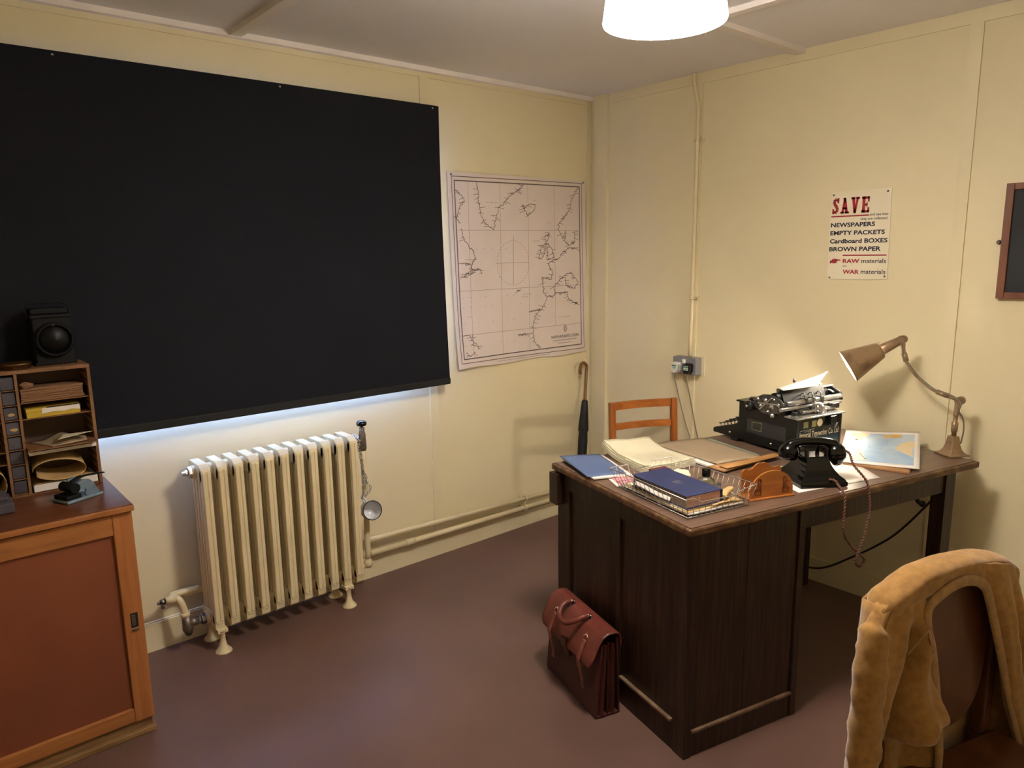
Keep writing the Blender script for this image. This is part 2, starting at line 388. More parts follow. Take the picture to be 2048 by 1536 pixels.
# ------------------------------------------------------------------ wall chart of the ocean
t = thing('wall_chart', 'large printed sea chart pinned to the wall beside the blind', 'map', (-.54, -.004, .98))
def chart_p(x, z):
    a = (x+1.05)/1.0; b = (z-.98)/1.0
    curl = .045*max(0, .45-b)**2*max(0, .35-a)/.07*.5 + .010*max(0, .25-b)*(1-a) + .004*math.sin(a*9+b*4)*.5
    return Vector((x, -.010-curl*1.0, z))
def chart_f(a, b):
    l = -1.045+.014*b+.013*(1-b)*0; r = -.056+.027*(1-b)
    zt = 1.982; zb = .982+.004*math.sin(a*14)
    return chart_p((-1.044*b+-1.02*(1-b))*(1-a)+r*a, zb+(zt-zb)*b)
obj('paper_sheet', MB().grid(chart_f, 30, 30), MAPP, t, True)
EXC, EZC = (1, 0, 0), (0, 0, 1)
def lift(mb, d=.0012):
    for v in mb.bm.verts:
        p = chart_p(v.co.x, v.co.z); v.co = p + Vector((0, -d, 0))
    return mb
def subdiv(pts, n=8):
    out = []
    for a, b in zip(pts, pts[1:]):
        for k in range(n): out.append((a[0]+(b[0]-a[0])*k/n, a[1]+(b[1]-a[1])*k/n))
    out.append(pts[-1]); return out
m = MB()
ink(m, subdiv([(-1.018, 1.959), (-.087, 1.968), (-.060, 1.005), (-.999, 1.010), (-1.018, 1.959)], 20), .0035, (0, 0, 0), EXC, EZC)
ink(m, subdiv([(-1.001, 1.939), (-.104, 1.948), (-.084, 1.030), (-.981, 1.031), (-1.001, 1.939)], 20), .0055, (0, 0, 0), EXC, EZC)
obj('border', lift(m), MAPI, t, True)
m = MB()
for l in [[(-.915, 1.939), (-.913, 1.031)], [(-.706, 1.941), (-.701, 1.031)], [(-.509, 1.942), (-.502, 1.032)], [(-.307, 1.945), (-.301, 1.157)],
          [(-1.0, 1.695), (-.098, 1.701)], [(-.996, 1.386), (-.092, 1.385)], [(-.99, 1.156), (-.086, 1.157)]]:
    ink(m, subdiv(l, 20), .002, (0, 0, 0), EXC, EZC)
ink(m, [(-.615, 1.67), (-.618, 1.402)], .003, (0, 0, 0), EXC, EZC); ink(m, [(-.736, 1.524), (-.505, 1.524)], .002, (0, 0, 0), EXC, EZC)
for k in range(40):
    a = 2*math.pi*k/40; c, s_ = -.618+.113*math.cos(a), 1.523+.119*math.sin(a)
    ink(m, [(c-.004*math.sin(a), s_+.004*math.cos(a)), (c+.004*math.sin(a), s_-.004*math.cos(a))], .003, (0, 0, 0), EXC, EZC)
rr = random.Random(3)
for gx in [i*.05 for i in range(18)]:
    for gz in (1.30, 1.215, 1.10, 1.60, 1.45, 1.35):
        x, z = -.97+gx, gz
        if (x < -.53 or (z > 1.5 and x > -.5 and x < -.45)) and rr.random() < .6: ink(m, [(x, z), (x+.005, z)], .004, (0, 0, 0), EXC, EZC)
obj('grid_lines', lift(m), MAPF, t, True)
COAST = [[(-.858, 1.937), (-.851, 1.893), (-.847, 1.845), (-.836, 1.787), (-.814, 1.739), (-.787, 1.718), (-.751, 1.698)], [(-.751, 1.698), (-.735, 1.751), (-.715, 1.815), (-.691, 1.826), (-.628, 1.885), (-.569, 1.912), (-.537, 1.939)], [(-.55, 1.834), (-.526, 1.802), (-.511, 1.777), (-.46, 1.807), (-.46, 1.837), (-.5, 1.836), (-.541, 1.813), (-.55, 1.834)], [(-.995, 1.894), (-.957, 1.869), (-.941, 1.836), (-.967, 1.814), (-.991, 1.76), (-.97, 1.726)], [(-.967, 1.703), (-.959, 1.665), (-.921, 1.613), (-.891, 1.589), (-.874, 1.554), (-.902, 1.526), (-.899, 1.491), (-.849, 1.497), (-.835, 1.475)], [(-.98, 1.451), (-.935, 1.471), (-.899, 1.473)], [(-.977, 1.528), (-.911, 1.523), (-.903, 1.494), (-.953, 1.464)], [(-.115, 1.944), (-.16, 1.884), (-.194, 1.807), (-.249, 1.752), (-.271, 1.736), (-.266, 1.691), (-.238, 1.66), (-.21, 1.699)], [(-.21, 1.691), (-.222, 1.637), (-.188, 1.614), (-.143, 1.637), (-.137, 1.692)], [(-.109, 1.601), (-.188, 1.598), (-.238, 1.575), (-.283, 1.537), (-.305, 1.529)], [(-.347, 1.683), (-.379, 1.667), (-.384, 1.63), (-.358, 1.622), (-.326, 1.591), (-.31, 1.545), (-.369, 1.538), (-.358, 1.576), (-.374, 1.622), (-.347, 1.683)], [(-.416, 1.615), (-.379, 1.607), (-.395, 1.554), (-.427, 1.539), (-.416, 1.592), (-.416, 1.615)], [(-.304, 1.537), (-.359, 1.515), (-.348, 1.492), (-.327, 1.468), (-.321, 1.449)], [(-.327, 1.449), (-.332, 1.426), (-.407, 1.44), (-.397, 1.386), (-.392, 1.347), (-.365, 1.33), (-.371, 1.311), (-.409, 1.262)], [(-.409, 1.262), (-.457, 1.227), (-.479, 1.166), (-.474, 1.119), (-.469, 1.08), (-.427, 1.037)], [(-.365, 1.33), (-.306, 1.331), (-.311, 1.382), (-.267, 1.42), (-.216, 1.449), (-.171, 1.46), (-.108, 1.398)], [(-.306, 1.343), (-.205, 1.346), (-.194, 1.306), (-.102, 1.268)], [(-.228, 1.434), (-.205, 1.378), (-.148, 1.368), (-.125, 1.391)], [(-.972, 1.154), (-.936, 1.151), (-.901, 1.111), (-.875, 1.076)], [(-.966, 1.067), (-.94, 1.042), (-.903, 1.061)], [(-.918, 1.157), (-.906, 1.09)], [(-.593, 1.368), (-.568, 1.381)], [(-.588, 1.125), (-.531, 1.128), (-.511, 1.111)], [(-.509, 1.249), (-.42, 1.259)]]
m = MB(); rr = random.Random(11)
for l in COAST:
    q = [l[0]]
    for a, b in zip(l, l[1:]):
        L = math.hypot(b[0]-a[0], b[1]-a[1]); n = max(1, int(L/.0055))
        for k in range(1, n+1):
            j = .0055 if k < n else 0
            q.append((a[0]+(b[0]-a[0])*k/n+rr.uniform(-j, j), a[1]+(b[1]-a[1])*k/n+rr.uniform(-j, j)))
            if rr.random() < .30:   # place names written out to sea
                d = rr.choice((-1, 1)); x, z = q[-1]; ln = rr.uniform(.014, .036)
                ink(m, [(x, z), (x+d*ln, z-rr.uniform(-.006, .014))], .0022, (0, 0, 0), EXC, EZC)
    ink(m, q, .0032, (0, 0, 0), EXC, EZC)
for x, z, ln in [(-.80, 1.838, .085), (-.945, 1.545, .05), (-.28, 1.165, 0), (-.28, 1.205, .10), (-.36, 1.74, .03), (-.47, 1.64, .05), (-.55, 1.35, .07), (-.56, 1.335, .05), (-.94, 1.25, .03), (-.47, 1.86, .03)]:
    if ln: ink(m, [(x, z), (x+ln, z)], .0025, (0, 0, 0), EXC, EZC, .008)
obj('coastline', lift(m), MAPI, t, True)
m = MB()
text(m, 'NORTH ATLANTIC OCEAN', -.335, -.111, 1.082, 1.099, (0, 0, 0), EXC, EZC, .02)
ink(m, [(-.322, 1.069), (-.122, 1.069)], .005, (0, 0, 0), EXC, EZC, .007); ink(m, [(-.28, 1.052), (-.165, 1.052)], .0035, (0, 0, 0), EXC, EZC, .005)
for r_ in (.015, .009): ink(m, [(-.223+r_*.8*math.cos(k*math.pi/8), 1.135+r_*1.25*math.sin(k*math.pi/8)) for k in range(17)], .003, (0, 0, 0), EXC, EZC)
ink(m, [(-.74, .995), (-.35, .996)], .003, (0, 0, 0), EXC, EZC, .006)
obj('title_lettering', lift(m), MAPI, t, True)
for x, z in ((-1.022, 1.967), (-.075, 1.972)):
    obj('drawing_pin', MB().lathe([(0, .004), (.005, .003), (.006, 0)], (x, -.012, z), (0, -1, 0), 12), GREYM, t, True)

# ------------------------------------------------------------------ SAVE poster
t = thing('poster', 'cream SAVE poster in red and navy lettering screwed to the right wall', 'poster', (0, -1.59, 1.44))
obj('card', MB().prism([(1.461, 1.818), (1.715, 1.821), (1.723, 1.444), (1.463, 1.437)], (-.001, 0, 0), (0, -1, 0), (0, 0, 1), (-.003, 0, 0)), POSTER, t, True)
PO, PX, PZ = (-.0046, 0, 0), (0, -1, 0), (0, 0, 1)
m = MB()
def S(polys): quads(m, polys, PO, PX, PZ)
def rect(x0, x1, z0, z1): return [(x0, z0), (x1, z0), (x1, z1), (x0, z1)]
z0, z1 = 1.7245, 1.792; h = z1-z0
# slab-serif S A V E
x = 1.468
sp = [(x+.0235, z1-.010), (x+.017, z1-.006), (x+.010, z1-.007), (x+.0065, z1-.014), (x+.008, z1-.024), (x+.014, z1-.032), (x+.0205, z1-.040), (x+.022, z1-.050), (x+.019, z1-.059), (x+.012, z1-.0625), (x+.005, z1-.058)]
ink(m, sp, .0125, PO, PX, PZ)
S([rect(x+.021, x+.0285, z1-.022, z1), rect(x, x+.0075, z0, z0+.022)])
x = 1.505
S([[(x+.003, z0), (x+.0135, z0), (x+.021, z1), (x+.012, z1)], [(x+.012, z1), (x+.021, z1), (x+.033, z0), (x+.0205, z0)], rect(x+.009, x+.026, z0+.018, z0+.027),
   rect(x-.001, x+.015, z0, z0+.009), rect(x+.018, x+.0375, z0, z0+.009), rect(x+.009, x+.021, z1-.006, z1)])
x = 1.5495
S([[(x+.002, z1), (x+.014, z1), (x+.0225, z0), (x+.012, z0)], [(x+.023, z1), (x+.0325, z1), (x+.0225, z0), (x+.012, z0)], rect(x-.001, x+.0165, z1-.009, z1), rect(x+.0205, x+.0365, z1-.009, z1)])
x = 1.5945
S([rect(x+.003, x+.0155, z0, z1), rect(x, x+.033, z1-.0105, z1), rect(x, x+.033, z0, z0+.0105), rect(x+.014, x+.024, z0+.029, z0+.038), rect(x+.0255, x+.033, z1-.022, z1), rect(x+.0255, x+.033, z0, z0+.022), rect(x+.0205, x+.0255, z0+.024, z0+.043)])
obj('headline_lettering', m, RED, t, True)
for q_ in (rect(1.465, 1.6285, 1.7105, 1.716), rect(1.527, 1.714, 1.5415, 1.547)): obj('red_rule', quads(MB(), [q_], PO, PX, PZ), RED, t, True)
obj('red_lettering', text(MB(), 'RAW', 1.529, 1.602, 1.511, 1.5285, PO, PX, PZ, .035), RED, t, True)
obj('red_lettering', text(MB(), 'WAR', 1.531, 1.603, 1.4635, 1.482, PO, PX, PZ, .035), RED, t, True)
m = MB()
# pointing hand
S([[(1.470, 1.509), (1.474, 1.524), (1.478, 1.512)], [(1.478, 1.512), (1.480, 1.526), (1.490, 1.530), (1.502, 1.526), (1.503, 1.514), (1.492, 1.509)], [(1.497, 1.5285), (1.519, 1.5255), (1.519, 1.522), (1.497, 1.521)], [(1.470, 1.509), (1.475, 1.509), (1.480, 1.521), (1.474, 1.524)]])
obj('pointing_hand', m, RED, t, True)
for body, x0, x1, z0, z1, bo in (('and see that', 1.6315, 1.7085, 1.7105, 1.721, .012), ('they are collected.', 1.594, 1.7085, 1.6905, 1.704, .012), ('NEWSPAPERS', 1.466, 1.657, 1.6665, 1.6855, .032),
        ('EMPTY PACKETS', 1.4655, 1.7, 1.632, 1.651, .032), ('Cardboard BOXES', 1.4655, 1.713, 1.5965, 1.616, .032), ('BROWN PAPER', 1.465, 1.688, 1.562, 1.5815, .032),
        ('materials', 1.611, 1.713, 1.511, 1.530, .01), ('are', 1.530, 1.547, 1.4945, 1.5005, .01), ('materials', 1.611, 1.714, 1.4645, 1.484, .01)):
    obj('navy_lettering', text(MB(), body, x0, x1, z0, z1, PO, PX, PZ, bo), NAVYI, t, True)
for y, z in ((-1.470, 1.806), (-1.7, 1.808), (-1.711, 1.455), (-1.473, 1.447)):
    obj('screw', MB().lathe([(0, .003), (.003, .003), (.0045, 0)], (-.004, y, z), (-1, 0, 0), 12), GREYM, t, True)

# ------------------------------------------------------------------ blackboard at the right edge
t = thing('blackboard', 'small blackboard in a brown wooden frame on the right wall', 'blackboard', (0, -2.43, 1.38))
y0, y1, z0, z1 = -2.132, -2.73, 1.378, 1.803
obj('slate', MB().box(-.014, -.004, y1+.015, y0-.015, z0+.015, z1-.015), BOARD, t, True)
obj('frame', MB().box(-.024, -.002, y0-.026, y0, z0, z1, bev=.002).box(-.024, -.002, y1, y1+.026, z0, z1, bev=.002)
    .box(-.023, -.002, y1+.026, y0-.026, z1-.024, z1, bev=.002).box(-.023, -.002, y1+.026, y0-.026, z0, z0+.024, bev=.002), BFRAME, t, True)
obj('hanging_lug', MB().box(-.006, -.002, y0-.004, y0+.012, 1.582, 1.596).lathe([(.0035, .004), (.008, .004), (.008, 0)], (-.002, y0+.012, 1.589), (-1, 0, 0), 16), GREYM, t, True)

# ------------------------------------------------------------------ conduit and socket box
t = thing('conduit', 'cream painted conduit pipe running down the right wall to the socket box', 'pipe', (-.02, -.76, 1.02))
obj('pipe', MB().tube(smooth_path([(-.03, -.734, H-.002), (-.03, -.736, 2.40), (-.028, -.757, 2.31), (-.024, -.760, 2.25), (-.022, -.757, 1.7), (-.022, -.752, 1.022)], 5), .0105, 12), PIPE, t, True)
for z in (2.126, 1.327):
    obj('clip', MB().tube([(-.022+.0135*math.cos(a), -.757+.0135*math.sin(a), z) for a in [k*math.pi/6 for k in range(12)]], .004, 6, True).box(-.008, -.0005, -.79, -.765, z-.009, z+.009, bev=.002), PIPE, t, True)
t = thing('socket_box', 'grey metal double socket box on the right wall below the conduit', 'socket', (0, -.74, .925))
obj('box', MB().box(-.06, -.006, -.816, -.669, .927, 1.018, bev=.004), SOCK, t, True)
obj('back_plate', MB().box(-.006, -.0005, -.832, -.664, .920, 1.024, bev=.001), TRIM, t, True)
obj('switch', MB().box(-.064, -.060, -.752, -.731, .985, 1.008, bev=.001).box(-.067, -.064, -.749, -.743, .989, 1.004).box(-.067, -.064, -.740, -.734, .989, 1.004), WHITEP, t, True)
def plug(y, m_, nm, lab):
    t = thing('plug', lab, 'plug', (-.06, y, .94), 0, 'plugs in the socket box')
    P = [(-.024, .02), (-.02, .032), (.02, .032), (.024, .02), (.021, -.012), (.012, -.024), (-.012, -.024), (-.021, -.012)]
    obj('body', MB().prism(P, (-.0605, y, .957), (0, 1, 0), (0, 0, 1), (-.012, 0, 0)).prism([(a*.88, b*.88) for a, b in P], (-.0725, y, .957), (0, 1, 0), (0, 0, 1), (-.022, 0, 0)), m_, t, True)
    obj('sticker', MB().box(-.0955, -.0947, y-.014, y+.014, .955, .979), LABEL, t, True)
    obj('sticker_print', MB().box(-.0960, -.0954, y-.014, y+.014, .970, .976).box(-.0960, -.0954, y-.010, y+.008, .960, .963), LABELG, t, True)
    return t
plug(-.703, WHITEP, 'w', 'white plug at the left of the socket box')
plug(-.778, BLACKP, 'b', 'black plug at the right of the socket box')
def cable(pts, r, m_, lab, nm='cable'):
    return single(nm, MB().tube(smooth_path(pts, 8), r, 8), m_, lab, 'cable')
cable([(-.085, -.703, .934), (-.088, -.708, .90), (-.085, -.735, .80), (-.09, -.78, .68), (-.1, -.83, .56), (-.1, -.86, .3), (-.09, -.87, .02)], .0032, CABLE, 'thin grey cable hanging from the white plug')
cable([(-.085, -.778, .934), (-.086, -.782, .90), (-.075, -.80, .80), (-.08, -.84, .66), (-.09, -.89, .5), (-.08, -.92, .25), (-.07, -.93, .02)], .0032, CABLE, 'thin grey cable hanging from the black plug')

# ------------------------------------------------------------------ heating pipes and radiator
def zl(x, a, b): return a+(b-a)*(x+1.7)/1.7
t = thing('heating_pipes', 'pair of cream heating pipes running low along the wall beside the radiator', 'pipe', (-1.0, -.04, .13))
obj('upper_pipe', MB().tube([(-2.46, -.05, .222), (-1.7, -.05, .218), (-.06, -.05, .166)], .0125, 14), PIPE, t, True)
obj('lower_pipe', MB().tube([(-1.60, -.05, .144), (-.06, -.05, .121)], .0135, 14).cyl((-1.40, -.05, .141), (-1.345, -.05, .140), .0175, seg=14), PIPE, t, True)
for z0 in (.183, .129):
    obj('bracket', MB().tube([(-.588, -.05+.017*math.cos(a), z0+.017*math.sin(a)) for a in [k*math.pi/8 for k in range(16)]], .004, 6, True)
        .cyl((-.588, -.05, z0+.014), (-.588, -.05, z0+.036), .004, seg=8).cyl((-.588, -.033, z0), (-.588, -.001, z0), .005, seg=8), PIPE, t, True)

t = thing('radiator', 'cream cast iron column radiator under the black blind', 'radiator', (-2.06, -.13, 0))
pitch = .0637
def rad_section(x):
    m = MB(); w2 = .0185
    for y, d in ((-.075, .012), (-.108, .012), (-.143, .012)):
        m.box(x-w2*.8, x+w2*.8, y-d, y+d, .14, .74, bev=.006)
    # front column, doubled rib with a seam
    m.box(x-w2, x+w2, -.207, -.172, .115, .765, bev=.008)
    m.box(x-w2+.002, x-.0016, -.2105, -.20, .13, .755, bev=.003); m.box(x+.0016, x+w2-.002, -.2105, -.20, .13, .755, bev=.003)
    # top and bottom headers, chamfered
    T = [(-.055, .735), (-.055, .772), (-.064, .782), (-.174, .782), (-.203, .765), (-.207, .735), (-.19, .712), (-.07, .712)]
    m.prism(T, (x-w2, 0, 0), (0, 1, 0), (0, 0, 1), (2*w2, 0, 0))
    B = [(-.055, .155), (-.055, .11), (-.075, .098), (-.165, .098), (-.19, .088), (-.203, .10), (-.207, .14), (-.18, .165)]
    m.prism(B, (x-w2, 0, 0), (0, 1, 0), (0, 0, 1), (2*w2, 0, 0))
    for z in (.745, .128): m.cyl((x-pitch/2, -.125, z), (x+pitch/2, -.125, z), .027, seg=16)
    return m
for i in range(11):
    s_ = obj('section', rad_section(-2.377+i*pitch), PIPE, t, True)
    bv = s_.modifiers.new('soft', 'BEVEL'); bv.width = .004; bv.segments = 2; bv.limit_method = 'ANGLE'; bv.angle_limit = R(40)
for x in (-2.372, -1.805):
    for y in (-.205, -.07):
        m = MB().lathe([(.0, 0), (.034, 0), (.032, .006), (.016, .024), (.011, .05), (.011, .085), (.02, .094)], (x, y, 0), seg=18)
        m.box(x-.02, x+.02, y-.014, y+.03 if y < -.1 else y+.014, .085, .10)
        obj('foot', m, PIPE, t, True)
obj('vent_plug', MB().lathe([(.0, .034), (.008, .034), (.009, .022), (.013, .022), (.013, .016), (.024, .012), (.024, 0)], (-2.377-pitch/2, -.125, .745), (-1, 0, 0), 8, smooth=False), CHROME, t, True)
obj('bottom_bush', MB().lathe([(.010, .03), (.016, .03), (.016, .02), (.024, .016), (.024, 0)], (-2.377-pitch/2, -.125, .128), (-1, 0, 0), 8, smooth=False), STEEL, t, True)
v_ = obj('lower_valve', MB().cyl((-2.435, -.125, .128), (-2.475, -.125, .13), .018, seg=14).tube([(-2.475, -.125, .08), (-2.478, -.125, .105), (-2.48, -.125, .16)], [.012, .021, .017], 14), GREYM, t, True)
obj('supply_pipe', MB().tube(smooth_path([(-2.48, -.125, .155), (-2.487, -.12, .20), (-2.497, -.11, .232), (-2.515, -.085, .243), (-2.48, -.055, .235), (-2.40, -.05, .228)], 5), .0135, 12)
    .cyl((-2.50, -.10, .238), (-2.545, -.10, .238), .0165, seg=12).cyl((-2.482, -.124, .16), (-2.484, -.124, .178), .018, seg=12), PIPE, t, True)
obj('drain_cock', MB().cyl((-2.545, -.10, .238), (-2.563, -.10, .236), .013, seg=8).cyl((-2.563, -.10, .236), (-2.575, -.10, .235), .006, seg=8).cyl((-2.556, -.10, .236), (-2.558, -.112, .214), .006, seg=8), STEEL, t, True)
rx, ry = -1.652, -.125
obj('riser_pipe', MB().tube(smooth_path([(rx, ry, .70), (rx, ry, .40), (rx-.003, ry, .155)], 4), .0135, 14).tube(smooth_path([(rx-.003, ry, .16), (rx-.003, ry, .14), (rx-.012, ry+.004, .128), (rx-.035, ry+.02, .127), (rx-.05, -.06, .135), (rx+.01, -.05, .145)], 4), .0145, 12)
    .lathe([(.0, -.024), (.015, -.02), (.021, -.005), (.0205, .006), (.015, .02)], (rx-.004, ry, .137), seg=16), PIPE, t, True)
v_ = obj('top_valve', MB().lathe([(.015, .69), (.018, .70), (.018, .73), (.0165, .74), (.0165, .765), (.013, .778), (.012, .798)], (rx, ry, 0), seg=16, capb=True, capt=True)
         .cyl((rx, ry, .735), (rx-.055, ry, .745), .010, seg=12).cyl((rx-.03, ry, .741), (rx-.045, ry, .744), .015, seg=8), GREYM, t, True)
obj('valve_knob', MB().lathe([(.0, .80), (.006, .80), (.006, .806), (.022, .808), (.0245, .815), (.0235, .823), (.016, .829), (.0, .83)], (rx, ry, 0), seg=20), BAKE, v_, True)

# mug on its chain
t = thing('enamel_mug', 'white enamel mug with a dark rim hung by a chain from the radiator valve', 'mug', (-1.65, -.165, .41))
C0 = Vector((-1.652, -.150, .408)); ax = Vector((-.22, -1.0, .28)).normalized()
MUGM = Matrix.Translation(C0)
prof = [(.0, 0), (.036, 0), (.040, .004), (.0425, .02), (.0425, .066), (.0445, .072), (.0415, .072), (.0405, .066), (.0405, .02), (.037, .006), (.0, .005)]
obj('cup', MB().lathe([(r_, h_-.01) for r_, h_ in prof], C0, ax, 28), ENAM, t, True)
obj('rim', MB().tube([C0+ax*.0625+(Vector((1, 0, 0)).cross(ax).normalized()*math.cos(a)+ax.cross(Vector((1, 0, 0)).cross(ax).normalized())*math.sin(a))*.0432 for a in [k*2*math.pi/32 for k in range(32)]], .0024, 6, True), ENAMB, t, True)
hd = Vector((-.42, 0, 1)); hd = (hd-ax*hd.dot(ax)).normalized()
obj('handle', MB().tube(smooth_path([C0+ax*.012+hd*.040, C0+ax*.010+hd*.060, C0+ax*.028+hd*.070, C0+ax*.046+hd*.062, C0+ax*.050+hd*.041], 5), .0055, 8, flat=.6), ENAM, t, True)
m = MB(); lk = 0
def chain(pts):
    global lk
    P = smooth_path(pts, 30); d = 0; last = P[0]; 
    for a, b in zip(P, P[1:]):
        d += (b-a).length
        if d >= .0125:
            d = 0; tdir = (b-a).normalized(); s1 = tdir.cross(Vector((0, 1, 0) if lk % 2 else (1, .2, 0))); s1 = s1.normalized() if s1.length > 1e-3 else Vector((1, 0, 0)); lk += 1
            m.tube([a + tdir*.009*math.cos(k*math.pi/5) + s1*.0052*math.sin(k*math.pi/5) for k in range(10)], .0014, 5, True)
hp = C0+ax*.028+hd*.070
chain([(rx-.028, ry-.012, .752), (rx-.03, ry-.022, .73), (rx-.024, ry-.03, .65), (rx-.020, ry-.032, .585), (rx-.016, ry-.034, .55), (rx-.026, -.166, .51), hp+Vector((-.006, -.004, .0))])
chain([(rx-.034, ry+.006, .755), (rx-.036, ry-.018, .735), (rx-.030, ry-.03, .66), (rx-.022, ry-.034, .59), (rx-.012, ry-.036, .555), (rx+.006, -.166, .515), hp+Vector((.006, -.004, .0))])
chain([(rx-.024, ry-.038, .60), (rx-.012, ry-.042, .57), (rx-.026, ry-.044, .555), (rx-.010, ry-.040, .545), (rx-.028, ry-.038, .54)])
chain([(rx-.045, ry-.015, .752), (rx-.035, ry+.02, .762), (rx-.026, ry-.012, .756)])
obj('chain', m, CHROME, t, True)

# ------------------------------------------------------------------ umbrella leaning in the corner
t = thing('umbrella', 'furled black umbrella with a curved cane handle leaning in the corner', 'umbrella', (-.235, -.14, 0))
top = Vector((-.077, -.046, .86)); tip = Vector((-.235, -.14, .0)); dr = (tip-top)
P = lambda f: top+dr*f
wd = Vector((-.88, .0, .0))
hook = [P(.30), P(.1), P(0), (-.070, -.043, .895), (-.088, -.042, .916), (-.108, -.043, .918), (-.125, -.045, .903), (-.133, -.047, .878), (-.131, -.048, .855)]
obj('handle', MB().tube(smooth_path(hook, 6), .0095, 12), CANE, t, True)
obj('canopy', MB().tube([P(f) for f in (.19, .20, .24, .30, .36, .40, .41, .47, .6, .75, .88, .93)], [.013, .019, .022, .026, .030, .032, .026, .029, .027, .021, .013, .008], 11), UMB, t, True)
obj('ferrule', MB().tube([P(.92), P(.999)], [.006, .004], 8), STEEL, t, True)

# ------------------------------------------------------------------ desk
DA = Vector((-1.544, -1.851, 0)); DR = R(-13.5)
DM = Matrix.Translation(DA) @ Matrix.Rotation(DR, 4, 'Z')
def dp(u, v, z): return DM @ Vector((u, v, z))
DT = .775
t = thing('desk', 'dark wooden pedestal desk with a worn edge in the middle of the room', 'desk', DA, DR)
DL, DW = 1.412, .80
obj('desktop', MB().box(.012, DL-.012, .012, DW-.012, DT-.03, DT, bev=.002), OAK_DX, t)
obj('edge_moulding', MB().box(0, DL, 0, .014, DT-.027, DT-.002, bev=.006).box(0, DL, DW-.014, DW, DT-.027, DT-.002, bev=.006)
    .box(0, .014, .012, DW-.012, DT-.027, DT-.002, bev=.006).box(DL-.014, DL, .012, DW-.012, DT-.027, DT-.002, bev=.006), EDGE, t)
PW = .51; PT = DT-.03
m = MB().box(.030, PW-.012, .037, .765, .02, PT)
obj('carcass', m, OAK_D, t)
m = MB()      # left side: stiles, rails and middle stile
m.box(.02, .034, .035, .075, 0, PT).box(.02, .034, .701, .782, 0, PT).box(.02, .034, .075, .701, .684, PT).box(.021, .034, .372, .410, .09, .684).box(.022, .034, .075, .701, 0, .094)
obj('side_frame', m, OAK_D, t)
obj('side_bead', MB().box(.016, .03, .088, .365, .094, .104, bev=.002).box(.016, .03, .415, .70, .094, .104, bev=.002), BEAD, t)
m = MB().box(.02, .047, .022, .04, 0, PT, bev=.001).box(.484, PW, .022, .04, 0, PT, bev=.001).box(.047, .484, .026, .04, 0, .082)
obj('front_frame', m, OAK_D, t)
obj('front_panel', MB().box(.047, .265, .029, .04, .082, PT).box(.267, .484, .0295, .04, .082, PT), OAK_D, t)
obj('front_bead', MB().box(.05, .484, .0185, .03, .082, .092, bev=.002), BEAD, t)
obj('right_side_panel', MB().box(PW-.012, PW, .04, .782, 0, PT), OAK_D, t)
obj('slide_block', MB().box(-.012, .02, .742, .796, .619, .742, bev=.003), OAK_D, t)
for k in range(3):
    d_ = obj('drawer', MB().box(.04, .49, .765, .785, .06+k*.21, .255+k*.21, bev=.003), OAK_D, t)
    obj('drawer_handle', MB().tube([(.22, .785, .16+k*.21), (.22, .81, .16+k*.21), (.31, .81, .16+k*.21), (.31, .785, .16+k*.21)], .006, 8), BRASS, d_)
obj('apron', MB().box(PW, 1.295, .055, .075, .655, PT).box(PW, 1.295, .72, .74, .655, PT).box(1.305, 1.325, .11, .69, .655, PT), OAK_D, t)
for y in (.048, .69):
    obj('leg', MB().prism([(1.292, y), (1.348, y), (1.348, y+.056), (1.292, y+.056)], (0, 0, 0), (1, 0, 0), (0, 1, 0), (0, 0, PT)), OAK_D, t)
obj('pull_catch', MB().tube(smooth_path([(1.14, .062, .655), (1.15, .058, .64), (1.165, .056, .633), (1.175, .056, .628)], 4), [.003]+[.008]*7+[.012]*4+[.004], 8), BLKM, t)

def dthing(name, label, cat, u, v, z=DT, rot=0, group=None):
    return thing(name, label, cat, dp(u, v, z), DR+rot, group)
def dsheet(name, corners, m_, label, cat, z=None, th=.0006, nu=10, nv=10, jag=0, group=None):
    """sheet given by desk coordinates, one thing lying on the desk"""
    c = Vector((sum(p[0] for p in corners)/4, sum(p[1] for p in corners)/4, min(p[2] for p in corners)))
    o = single(name, MB().sheet([Vector(p)-c for p in corners], z, th, nu, nv, jag), m_, label, cat, group, dp(*c), DR)
    return o
rs = random.Random(5)
# --- blue folder and the sheets under it
for k, (c, mm, lb) in enumerate([
    ([(.052, .795, DT+.001), (.215, .765, DT+.001), (.165, .490, DT+.001), (.022, .530, DT+.001)], CREAM, 'cream sheets lowest under the slate blue folder'),
    ([(.045, .79, DT+.006), (.21, .765, DT+.006), (.155, .485, DT+.006), (.012, .525, DT+.006)], PAPER, 'white sheets directly under the slate blue folder')]):
    dsheet('paper_pile', c, mm, lb, 'papers', lambda a, b: .001*math.sin(a*6+b*5), .0045, group='papers under the blue folder')
dsheet('folder', [(.038, .80, DT+.0118), (.205, .772, DT+.0118), (.142, .505, DT+.0118), (.0, .545, DT+.0118)], BLUEC, 'slate blue card folder at the left back corner of the desk', 'folder',
       lambda a, b: .006*(1-a)*(1-b)+.001*math.sin(a*5+b*4), .0012)
# --- pink leaflets by the basket
dsheet('leaflet', [(.075, .535, DT+.001), (.19, .56, DT+.001), (.15, .45, DT+.001), (.045, .425, DT+.001)], PAPER, 'white leaflet under the pink one beside the wire basket', 'paper', None, .001)
m = dsheet('leaflet', [(.085, .535, DT+.0025), (.19, .556, DT+.0025), (.15, .452, DT+.0025), (.062, .432, DT+.0025)], PINKP, 'pink printed leaflet between the blue folder and the wire basket', 'paper', lambda a, b: .001*math.sin(a*4), .0006)
